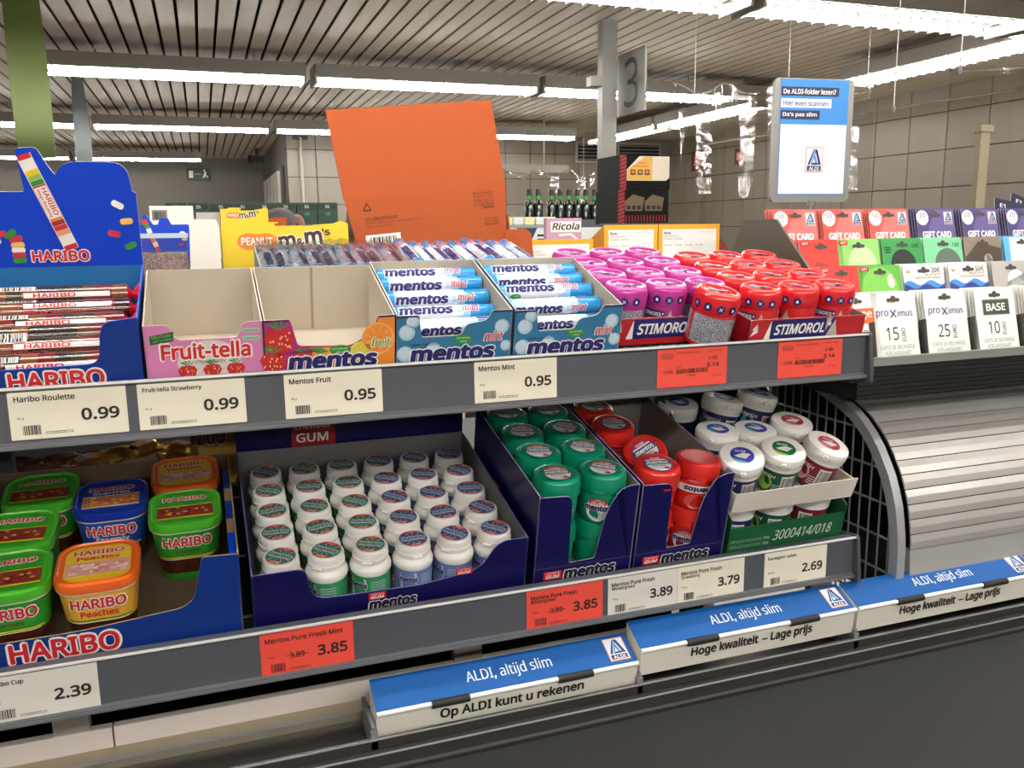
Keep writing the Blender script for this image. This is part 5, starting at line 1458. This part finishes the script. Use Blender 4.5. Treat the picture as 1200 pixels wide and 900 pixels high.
# ------------------------------------------------------------------ goods at the back of the upper shelf
orange = mat('orange_card_big', 'b4521d', 0.75, noise=.03, nscale=6)
orr = empty('orange_carton', 'large open orange carton with raised flap behind the mint rolls', 'carton', T(.376, 1.375, 1.401) @ RZ(-4) @ T(-.14, 0, 0) @ RY(-5) @ T(.14, 0, 0))
b = MB()
FB = FM(0, 0, 0)
b.prism([(-.135, .0), (.105, .0), (.116, .148), (-.148, .150), (-.137, .075)], .003, orange, FB, KRAFT, orange); b.build('front_panel', orr)
b = MB(); Ff = T(0, 0, .148) @ RX(-2) @ FM(0, 0, 0)
b.prism([(-.149, .0), (.1165, -.0005), (.107, .137), (-.158, .138)], .003, orange, Ff, KRAFT, orange); b.build('raised_flap', orr)
b = MB(); b.prism([(.100, .0), (.152, .0), (.152, .066), (.143, .075), (.108, .077), (.104, .06)], .003, orange, FM(0, -.004, 0), KRAFT, orange); b.build('side_tab', orr)
b = MB(); b.prism([(0, 0), (.16, 0), (.16, .10), (.012, .152), (0, .145)], .003, KRAFT, Matrix(((0, 0, -1, -.140), (1, 0, 0, .003), (0, 1, 0, 0), (0, 0, 0, 1))), KRAFT, orange)
b.prism([(0, 0), (.16, 0), (.16, .10), (0, .10)], .003, orange, Matrix(((0, 0, 1, .118), (1, 0, 0, .003), (0, 1, 0, 0), (0, 0, 0, 1))), KRAFT, orange)
b.box(-.137, .115, .16, .163, 0, .10, KRAFT); b.box(-.137, .115, .003, .16, 0, .003, KRAFT); b.build('side_panel', orr)
b = MB(); A = FM(0, -.0004, 0) @ T(0, .016, 0)
ink = mat('carton_ink', '3a2118', .6)
b.text('24 x  4251097409000', ink, A, -.119, .097, .052, .0045, .01); b.text('24 Stuck / unites / pieces / piezas / pezzi / tuks', ink, A, -.119, .091, .085, .0035); b.text('pieces  e 45g = 1.080kg', ink, A, -.119, .085, .042, .0035)
for p_, q_ in (((-.120, .113), (-.108, .113)), ((-.108, .113), (-.114, .124)), ((-.114, .124), (-.120, .113))):
    d = Vector((q_[0] - p_[0], q_[1] - p_[1])).normalized() * .0008; n_ = (-d.y, d.x)
    b.sheet([(p_[0] - n_[0], p_[1] - n_[1]), (q_[0] - n_[0], q_[1] - n_[1]), (q_[0] + n_[0], q_[1] + n_[1]), (p_[0] + n_[0], p_[1] + n_[1])], ink, A, .0004)
for k, t in enumerate(('BVI Snacks', 'Lot / Germany GmbH', 'Suite 18 / 27', 'D - 81241 Munich')): b.text(t, ink, A, .060, .122 - k * .006, .034, .0042)
b.text('140000', ink, A, .073, .098, .02, .005, .01); b.quad(.076, .098, .072, .083, ink, A, .0003); b.quad(.0768, .0972, .0728, .0822, orange, A, .0004); b.text('28.08', ink, A, .078, .075, .017, .005, z=.0006)
b.quad(-.122, -.066, .010, .074, WHITE, A, .0003); b.barcode(-.116, .016, .043, .054, A, BLACK, None, 12, .0005, None, 4); b.build('carton_print', orr)

yel = mat('yellow_card', 'f0cd2a', 0.45); choc = mat('choc_letter', '4a2a20', .45)
def ychoc(label, M, w, h, d):
    r = empty('chocolate_box', label, 'box', M)
    poly = rounded([(-w / 2, 0), (w / 2, 0), (w / 2, h), (w * .44, h + .004), (w * .38, h), (w * .22, h - .002), (w * .12, h - .008), (w * .06, h - .004), (w * -.05, h - .010), (w * -.10, h + .002), (w * -.32, h + .003), (w * -.36, h), (-w / 2, h)], .002, 3)
    b = MB(); b.prism(poly, .002, yel, FM(0, 0, 0), KRAFT, yel)
    b.build('front_panel', r)
    b = MB(); b.box(-w / 2, -w / 2 + .002, .002, d, 0, h, yel); b.box(w / 2 - .002, w / 2, .002, d, 0, h, yel); b.box(-w / 2, w / 2, d, d + .002, 0, h * .98, yel); b.box(-w / 2 + .002, w / 2 - .002, .002, d, 0, .003, yel); b.box(-w * .32, -w * .06, .004, .05, h + .001, h + .003, yel); b.build('body', r)
    b = MB(); F = FM(0, -.0004, 0); k = w / .19
    nut = mat('peanut_orange', 'e3822f', .45)
    b.sheet([(x * k, h - .026 * k + y * k) for x, y in [(-.056 + .017 * math.cos(t) , .0 + .0125 * math.sin(t)) for t in [PI * .35 + i * PI * 1.3 / 12 for i in range(13)]] + [(-.031 + .018 * math.cos(t), .0 + .0125 * math.sin(t)) for t in [-PI * .65 + i * PI * 1.3 / 12 for i in range(13)]]], nut, F, .0003)
    b.text('PEANUT', WHITE, F, -.067 * k, h - .0315 * k, .046 * k, .0115 * k, .02, z=.0006)
    A = F @ T(0, 0, 0) @ Matrix.Rotation(R(6), 4, 'Z')
    for t, x, w_, h_ in (('m', -.004, .026, .020), ('&', .023, .012, .014), ('m', .036, .027, .022)):
        b.text(t, OUTLINE, A, (x - .0015) * k, h - .0395 * k, (w_ + .003) * k, (h_ + .003) * k, .11, z=.0004); b.text(t, choc, A, x * k, h - .038 * k, w_ * k, h_ * k, .035, z=.0007)
    b.text("'s", choc, A, .064 * k, h - .025 * k, .012 * k, .011 * k, .03, z=.0006)
    b.quad(.070 * k, .0915 * k, h - .022 * k, h - .0215 * k, mat('perforation', 'c9a91d', .6), F, .0003)
    b.build('print', r)
    return r
ychoc('yellow chocolate nut box with torn top beside the orange carton', T(.1235, 1.38, 1.405) @ RZ(0), .190, .107, .10)
# stiff white card
b = MB(); b.prism(rounded([(-.026, 0), (.020, 0), (.022, .10), (.018, .113), (-.014, .113), (-.020, .102), (-.022, .05)], .003, 3), .003, PAPERWHITE, FM(0, 0, 0), KRAFT, KRAFT)
tag(b.build('card_flap', None, None, T(.004, 1.362, 1.4065)), 'plain white card sheet standing between the clear box and the yellow box', 'card')
# clear box with pink sprinkles
sr_ = empty('sprinkle_box', 'clear plastic box half filled with pinkish sprinkles beside the blue header', 'box', T(-.055, 1.375, 1.405))
b = MB(); b.box(-.048, .034, 0, .10, 0.0, .094, mat_film('clear_box', .22, .06, (.94, .95, .96, 1))); b.build('clear_shell', sr_)
b = MB(); b.box(-.046, .032, .002, .098, .002, .066, mat_speckle('sprinkles', 'a58a82', 'e2cfc6', 420, .5)); b.build('filling', sr_)
b = MB(); b.box(-.049, .035, -.001, .101, .088, .095, mat('box_rim', 'bcd0dc', .3)); b.box(-.049, .035, -.001, .101, -.001, .003, mat('box_rim', 'bcd0dc', .3)); b.build('rim', sr_)
# yellow document style boxes
amber = mat('amber_card_box', 'efb02e', 0.5)
def amber_box(label, x0, x1, y, z, h, d, cut=False, paper=True):
    w = x1 - x0; r = empty('cough_drop_box', label, 'box', T((x0 + x1) / 2, y, z))
    b = MB(); b.prism([(-w / 2, 0), (w / 2, 0), (w / 2, h), (-w / 2, h)], .002, amber, FM(0, 0, 0), KRAFT, amber); b.build('front_panel', r)
    sd = [(0, 0), (d, 0), (d, h * .55), (0, h)]
    b = MB(); b.prism(sd, .002, amber, Matrix(((0, 0, -1, -w / 2), (1, 0, 0, .002), (0, 1, 0, 0), (0, 0, 0, 1)))); b.prism(sd, .002, amber, Matrix(((0, 0, 1, w / 2), (1, 0, 0, .002), (0, 1, 0, 0), (0, 0, 0, 1)))); b.box(-w / 2, w / 2, .002, d, 0, .002, amber); b.build('body', r)
    b = MB(); F = FM(0, -.0003, 0)
    b.quad(-w / 2 + .008, w / 2 - .008, h - .065, h - .009, WHITE, F, .0003)
    b.text('Ricola', BLACK, F, -w / 2 + .011, h - .018, .014, .005, .02, .2, z=.0005); b.text('SWISS HERB DROPS', GREYP, F, -w / 2 + .011, h - .023, .03, .003, 0, z=.0005); b.text('CRANBERRY SUGARFREE', GREYP, F, -w / 2 + .011, h - .028, .038, .003, 0, z=.0005); b.text('Store in a dry place', GREYP, F, w / 2 - .045, h - .016, .032, .0025, 0, z=.0005)
    for k in range(4): b.text('20 x 50g', ink, F, -w / 2 + .012 + k * .022, h - .040, .015, .003, 0, z=.0005)
    b.build('sticker', r)
    return r
amber_box('amber box with white sticker behind the pink tubs, left of the pair', .684, .792, 1.42, 1.408, .097, .10)
amber_box('amber box with white sticker behind the red tubs, right of the pair', .7945, .925, 1.42, 1.408, .097, .10)
amber_box('low amber box behind the leftmost pink tubs', .520, .662, 1.42, 1.408, .073, .07)
rb = empty('candy_packet', 'small pinkish herb candy packet standing on the low amber box', 'packet', T(.652, 1.53, 1.475) @ RZ(-12))
b = MB(); mauve = mat('packet_mauve', 'c79bb4', .4); b.box(-.034, .034, 0, .03, -.068, .044, mauve); b.build('packet_body', rb)
b = MB(); F = FM(0, -.0004, 0); b.quad(-.026, .033, .018, .038, OUTLINE, F, .0002); b.text('Ricola', BLACK, F, -.023, .022, .053, .014, .02, .2, z=.0004); b.sheet([(-.01, .010), (.012, .012), (.033, -.004), (.033, .0), (.014, .016), (-.01, .014)], OUTLINE, F, .0003)
for k in range(3): b.quad(-.03, .01, -.004 - k * .005, -.002 - k * .005, mat('packet_line', '8a4a7a', .4), F, .0003)
b.build('packet_print', rb)
# ------------------------------------------------------------------ neighbouring lanes and goods farther back
def gondola(label, x0, x1, y0, y1, z, m=None):
    r = empty('display_shelf', label, 'shelf', T((x0 + x1) / 2, y0, 0)); w = (x1 - x0) / 2
    b = MB(); b.box(-w, w, 0, y1 - y0, z - .03, z, m or mat('lane_grey', '55565a', .5)); b.box(-w, w, -.006, 0, z - .055, z + .004, RAIL); b.build('top_shelf', r)
    b = MB(); b.box(-w + .02, w - .02, .03, y1 - y0 - .02, 0, z - .03, DARK); b.build('body', r)
gondola('grey shelf of the neighbouring lane behind the yellow boxes', -.6, .40, 2.08, 2.50, 1.440)
gondola('low grey shelf carrying the black wine cartons', 1.40, 1.85, 2.95, 3.4, 1.512)
gondola('dark shelf carrying the row of green bottles', 1.9, 3.05, 5.95, 6.5, 1.560)
gondola('far shelf carrying the green bottle crates', -1.2, 1.0, 5.95, 6.5, 1.545)

# second blue display, yellow box, white carton of the next lane
b = MB(); b.prism(rounded([(-.055, 0), (.055, 0), (.055, .078), (.018, .078), (.012, .092), (-.004, .092), (-.010, .078), (-.020, .078), (-.032, .10), (-.043, .096), (-.036, .078), (-.055, .078)], .002, 2), .03, BLUECARD, FM(0, 0, 0), KRAFT)
F = FM(0, -.0004, 0); A = F @ T(-.012, .02, 0) @ Matrix.Rotation(R(20), 4, 'Z')
for i, m_ in enumerate((REDP, OUTLINE, ORANGEP, REDP, OUTLINE, GREENP, REDP)): b.sheet([(-.005, i * .0105), (.005, i * .0105), (.005, (i + 1) * .0105), (-.005, (i + 1) * .0105)], m_, A, .0004)
for x, y, m_ in ((.040, .060, OUTLINE), (.044, .045, YELLOWP), (.036, .034, REDP)): b.sheet(ell(.006, .003, 10, x, y), m_, F, .0004)
tag(b.build('candy_roll_display', None, None, T(-.080, 2.09, 1.441)), 'smaller blue candy display of the neighbouring lane beyond the clear box', 'display tray')
b = MB(); b.box(-.05, .05, 0, .03, 0, .125, WHITE); b.sheet([(-.045, .09), (-.01, .09), (-.01, .115), (-.045, .115)], GREYP, FM(0, -.0004, 0)); b.barcode(-.042, .093, .028, .018, FM(0, -.0006, 0))
tag(b.build('white_carton', None, None, T(-.065, 2.30, 1.441)), 'white carton with barcode behind the smaller blue display', 'carton')
b = MB(); b.prism(rounded([(-.022, 0), (.022, 0), (.022, .098), (-.022, .098)], .008), .02, REDP, FM(0, 0, 0)); tag(b.build('red_card', None, None, T(.010, 2.20, 1.441)), 'red card with rounded corners beyond the white card sheet', 'card')
ychoc('smaller yellow chocolate nut box of the neighbouring lane', T(.097, 2.10, 1.441), .105, .112, .06)
b = MB(); b.box(-.026, .026, 0, .05, 0, .105, mat('pale_carton', 'b9b6ae', .6)); b.sheet(ell(.012, .012, 16, .004, .075), GREYP, FM(0, -.0004, 0)); b.sheet(ell(.008, .008, 16, .004, .075), OUTLINE, FM(0, -.0006, 0))
tag(b.build('pale_carton', None, None, T(.018, 2.12, 1.441)), 'pale grey carton with ring mark left of the smaller yellow box', 'carton')
b = MB(); b.box(-.02, .02, 0, .05, 0, .092, orange); tag(b.build('orange_box', None, None, T(.172, 2.12, 1.441)), 'small orange box right of the smaller yellow box', 'box')
for i in range(8):
    r = 'dark green bottle crate on the far shelf, %s from the left' % NTH[i]
    b = MB(); dg = mat('crate_green', '16402c', .5)
    b.prism(rounded([(-.066, 0), (.066, 0), (.066, .145), (-.066, .145)], .006, 3), .25, dg, FM(0, 0, 0)); b.box(-.06, .06, -.004, .0, .10, .135, mat('crate_dark', '0d241a', .5))
    b.text('35', mat('crate_pale', 'b9c8b4', .5), FM(0, -.0045, 0), -.018, .108, .03, .02, .02); b.sheet(ell(.02, .014, 14, 0, .07), mat('crate_leaf', '2f6f45', .5), FM(0, -.0006, 0))
    tag(b.build('bottle_crate', None, None, T(-.02 + i * .137 - .12, 6.0, 1.546)), r, 'crate', 'green crates on the far shelf')
# bottles
gl = mat('bottle_glass', '10190f', .15, coat=.4); cap = mat('bottle_neck', '0f120e', .35); lab = mat('bottle_green_band', '2c8a3a', .4)
bt = empty('wine_bottle', 'x', 'bottle', None, 'dark bottles with green bands')
b = MB(); b.lathe([(.030, 0), (.036, .003), (.036, .11), (.030, .13), (.015, .15), (.0145, .155)], gl, None, 16); b.build('body', bt, 40)
b = MB(); b.lathe([(.020, .150, lab), (.0205, .178, cap), (.0205, .222, cap), (.018, .226)], cap, None, 14); b.build('neck_band', bt, 40)
xs = [2.30, 2.37, 2.475, 2.545, 2.615, 2.685, 2.755, 2.83, 2.90]
for i, x in enumerate(xs):
    M = T(x, 6.05, 1.561)
    if i == 0: o = bt; o.matrix_basis = M
    else: o = copy_tree(bt, None, M)
    o['label'] = 'dark bottle with green neck band behind the clear curtain, %s from the left' % NTH[i]
# wine cartons
def wine(label, M, open_):
    r = empty('wine_carton', label, 'carton', M)
    bk = mat('carton_black', '121213', .7, spec=.2); rdm = mat('carton_red', 'a3242a', .5); gd = mat('carton_gold', 'e6b64a', .45)
    b = MB(); b.box(-.104, .112, 0, .20, 0, .128, bk); b.build('body', r)
    b = MB(); F = FM(0, -.0006, 0)
    M_ = FM(0, -.0006, 0); F = M_ @ T(-.042, 0, 0)
    b.quad(-.062, -.035, .0, .128, rdm, F, .0003)
    for k in range(9): b.sheet([(-.062, .014 * k), (-.035, .014 * k + .010), (-.035, .014 * k + .013), (-.062, .014 * k + .003)], bk, F, .0005)
    if open_:
        b.sheet([(-.033, .034), (.135, .034), (.15, .045), (.15, .125), (.02, .125), (-.033, .075)], mat('carton_cream', 'e8dcc6', .5), F, .0004); b.sheet([(-.030, .036), (.075, .036), (.075, .123), (.045, .123), (-.030, .075)], gd, F, .0006)
        for k in range(3): b.quad(-.018 + k * .030, .004 + k * .030, .055, .075, choc, F, .0008); b.sheet(ell(.008, .006, 10, -.007 + k * .03, .066), ORANGEP, F, .0009)
        b.quad(-.01, .06, .085, .09, ORANGEP, F, .0008); b.quad(.01, .05, .097, .102, ORANGEP, F, .0008)
    else:
        for k, x in enumerate((-.02, .065)):
            b.sheet([(x - .012, .05), (x + .06, .05), (x + .07, .10), (x + .02, .112), (x - .015, .085)], mat('carton_bronze', '6f5c3f', .5), F, .0004)
            for j in range(3): b.quad(x - .005 + j * .022, x + .010 + j * .022, .055, .070, BLACK, F, .0006)
        for k in range(14): b.quad(-.03 + k * .013, -.026 + k * .013, .008, .034, rdm, F, .0004)
    b.build('print', r)
    return r
wine('upper black carton with gold and cream picture behind the clear curtain', T(1.612, 3.0, 1.642), True)
wine('lower black carton with bronze picture under the other black carton', T(1.606, 3.0, 1.5125), False)
# carton and tray left of the wine cartons
r = empty('milk_carton_tray', 'blue and white printed carton left of the black cartons', 'carton', T(1.03, 2.40, 1.424) @ Matrix.Scale(.78, 4))
b = MB(); bw_ = mat('carton_bluewhite', 'd9dcdc', .5); b.box(-.26, .24, 0, .2, -.1, .10, bw_); b.build('body', r)
b = MB(); F = FM(0, -.0006, 0); nb_ = mat('carton_navyblue', '24344f', .5)
b.sheet([(-.26, .02), (-.20, .10), (-.12, .10), (-.16, .02)], nb_, F, .0003); b.sheet([(.20, .10), (.24, .10), (.24, .0), (.21, .04)], nb_, F, .0003); b.sheet([(-.02, .0), (.24, .03), (.24, -.02), (.0, -.04)], nb_, F, .0003); b.quad(-.26, -.04, -.06, .0, mat('carton_grassy', '4c7a3a', .5), F, .0003)
for k in range(4): b.quad(-.12, -.03, .02 + k * .016, .028 + k * .016, BLACK, F, .0003)
b.sheet(ell(.09, .018, 20, .06, .03), OUTLINE, F, .0004); b.build('print', r)
gondola('grey shelf under the blue and white carton', .75, 1.30, 2.38, 2.65, 1.345)
r = empty('packet_tray', 'clear tray of pale yellow packets on the blue and white carton', 'tray', T(.94, 2.42, 1.503) @ Matrix.Scale(.7, 4))
b = MB(); b.box(-.15, .12, 0, .1, 0, .012, mat('tray_grey', '8f938f', .3)); b.build('base', r)
for k in range(5):
    b = MB(); b.prism(rounded([(-.022, 0), (.022, 0), (.020, .032), (-.020, .032)], .005, 3), .03, mat('packet_pale_%d' % (k % 2), ('e3dfa6', 'd9ded4')[k % 2], .35), FM(-.12 + k * .050, .02, .013)); b.build('packet', r)
b = MB(); rdm = mat('chair_red', '8c3a3c', .5)
r = empty('cashier_chair', 'dark red rounded chair back of the cash desk behind the amber boxes', 'chair', T(1.56, 2.55, 0))
rg = []
for s, y in ((.8, -.012), (1.0, 0), (1.0, .03), (.85, .045)):
    rg.append(([(.15 * s * math.copysign(abs(math.cos(t)) ** .7, math.cos(t)), y, 1.34 + .14 * s * math.copysign(abs(math.sin(t)) ** .7, math.sin(t))) for t in [2 * PI * i / 28 for i in range(28)]], None))
b.loft(rg, rdm); b.build('backrest', r, 50)
b = MB(); b.lathe([(.02, .35), (.19, .46), (.20, .50), (.18, .53)], rdm, T(0, -.15, .3), 24); b.build('seat', r, 40)
b = MB(); b.tube([(0, -.15, .05), (0, -.15, .80)], .025, STEEL, seg=10); b.tube([(0, -.12, .80), (0, .05, .85), (0, .045, 1.25)], .015, STEEL, seg=8); b.build('column', r, 40)
for k in range(5):
    a = 2 * PI * k / 5; b = MB(); b.tube([(0, -.15, .07), (.26 * math.cos(a), -.15 + .26 * math.sin(a), .03)], .016, DARK, seg=6); b.build('leg', r)

# ------------------------------------------------------------------ customer far behind
def skin_body(name, joints, bones, m, parent, lev=2):
    me = bpy.data.meshes.new(name)
    names = list(joints)
    me.from_pydata([joints[n][0] for n in names], [(names.index(a), names.index(c)) for a, c in bones], [])
    o = bpy.data.objects.new(name, me); COL.objects.link(o)
    if parent: o.parent = parent
    me.materials.append(m)
    sk = o.modifiers.new('skin', 'SKIN'); me.skin_vertices or None
    if not me.skin_vertices: me.attributes
    for i, n in enumerate(names):
        v = me.skin_vertices[0].data[i]; rr_ = joints[n][1]; v.radius = rr_ if isinstance(rr_, tuple) else (rr_, rr_)
        v.use_root = (i == 0)
    sub = o.modifiers.new('sub', 'SUBSURF'); sub.levels = lev; sub.render_levels = lev
    dg = bpy.context.evaluated_depsgraph_get()
    nm = bpy.data.meshes.new_from_object(o.evaluated_get(dg))
    o.modifiers.clear(); o.data = nm
    if not nm.materials: nm.materials.append(m)
    for p_ in nm.polygons: p_.use_smooth = True
    return o
pn = empty('person', 'customer in a grey knitted cap and dark coat seen beyond the yellow box', 'person', T(.47, 5.2, 0) @ Matrix.Scale(.967, 4))
J = dict(pelvis=((0, 0, .92), (.13, .12)), waist=((0, 0, 1.05), (.12, .11)), chest=((.01, 0, 1.26), (.14, .11)), neck0=((.02, 0, 1.41), .055), neck1=((.03, 0, 1.48), .052),
         head0=((.045, 0, 1.53), (.065, .07)), head1=((.035, 0, 1.60), (.075, .088)), head2=((.02, 0, 1.655), (.05, .06)))
Bn = [('pelvis', 'waist'), ('waist', 'chest'), ('chest', 'neck0'), ('neck0', 'neck1'), ('neck1', 'head0'), ('head0', 'head1'), ('head1', 'head2')]
for s, n in ((1, 'l'), (-1, 'r')):
    J.update({'sh' + n: ((0, .17 * s, 1.38), .055), 'el' + n: ((.03, .23 * s, 1.12), .042), 'wr' + n: ((.16, .22 * s, .92), .028), 'pa' + n: ((.21, .215 * s, .87), (.035, .018)),
              'hi' + n: ((0, .09 * s, .86), .085), 'kn' + n: ((.02, .10 * s, .48), .056), 'an' + n: ((-.01, .10 * s, .09), .04), 'to' + n: ((.14, .11 * s, .03), .032)})
    Bn += [('chest', 'sh' + n), ('sh' + n, 'el' + n), ('el' + n, 'wr' + n), ('wr' + n, 'pa' + n), ('pelvis', 'hi' + n), ('hi' + n, 'kn' + n), ('kn' + n, 'an' + n), ('an' + n, 'to' + n)]
    for k, (dy, l) in enumerate(((-.028, .034), (-.010, .042), (.010, .045), (.028, .040))):
        J['fa%d' % k + n] = ((.225 + l * .5, .215 * s + dy * .9, .845), .0085); J['fb%d' % k + n] = ((.225 + l, .215 * s + dy, .81), .0078)
        Bn += [('pa' + n, 'fa%d' % k + n), ('fa%d' % k + n, 'fb%d' % k + n)]
    J['th' + n] = ((.20, (.215 - .05) * s, .862), .010); J['tt' + n] = ((.225, (.215 - .062) * s, .838), .0085); Bn += [('pa' + n, 'th' + n), ('th' + n, 'tt' + n)]
skin_body('body', J, Bn, mat('skin_tone', '8a5f48', .5), pn)
coat = mat('coat_dark', '2a2422', .8, noise=.1, nscale=12); trs = mat('trouser_dark', '2b2d36', .8)
JC = {k: (v[0], tuple(q + .018 for q in v[1]) if isinstance(v[1], tuple) else v[1] + .016) for k, v in J.items() if k in ('pelvis', 'waist', 'chest', 'neck0', 'shl', 'shr', 'ell', 'elr', 'wrl', 'wrr')}
skin_body('coat', JC, [b_ for b_ in Bn if b_[0] in JC and b_[1] in JC], coat, pn)
JT = {k: (v[0], tuple(q + .008 for q in v[1]) if isinstance(v[1], tuple) else v[1] + .014) for k, v in J.items() if k in ('pelvis', 'hil', 'hir', 'knl', 'knr', 'anl', 'anr')}
skin_body('trousers', JT, [b_ for b_ in Bn if b_[0] in JT and b_[1] in JT], trs, pn)
b = MB(); rg = []
for k in range(9):
    t = k / 8; ang = t * PI / 2
    rg.append(([(-.005 + (.112 * math.cos(ang)) * math.cos(a) - .02 * (1 - t), .100 * math.cos(ang) * math.sin(a), 1.575 + .115 * math.sin(ang) - .045 * (1 - t) * math.cos(a + PI)*(-1)) for a in [2 * PI * i / 22 for i in range(22)]], None))
b.loft(rg, mat('knit_cap', '6f6765', .9, noise=.15, nscale=60)); b.build('cap', pn, 60)
b = MB(); b.lathe([(.0001, 0), (.016, .006), (.018, .02), (.010, .036), (.0001, .042)], mat('skin_tone', '8a5f48', .5), T(.122, 0, 1.545) @ RY(-14), 10); b.build('nose', pn, 60)
for s in (1, -1):
    b = MB(); b.lathe([(.0001, -.008), (.008, 0), (.0001, .008)], mat('eye_dark', '1c1512', .3), T(.112, .033 * s, 1.592), 10); b.build('eye', pn, 60)
    b = MB(); b.lathe([(.006, 0), (.022, .006), (.026, .014), (.012, .018)], mat('skin_tone', '8a5f48', .5), T(.03, .085 * s, 1.575) @ RX(-90 * s), 12); b.build('ear', pn, 60)
b = MB(); b.loft([([(.117, y, 1.518 + .004 * math.cos(y * 60)), (.119, y, 1.512), (.112, y, 1.508)], None) for y in [-.024 + .048 * i / 6 for i in range(7)]], mat('lip_tone', '7a4238', .5)); b.build('mouth', pn)
b = MB(); rg = []
for k in range(6):
    t = k / 5
    rg.append(([(.02 + .105 * math.cos(a) * (1 - .15 * t), .088 * math.sin(a) * (1 - .1 * t), 1.60 - .13 * t) for a in [PI * .38 + 2 * PI * .62 * i / 14 for i in range(15)]], None))
b.loft(rg, mat('hair_dark', '1d1613', .6), None, False, False, False); b.build('hair', pn, 60)
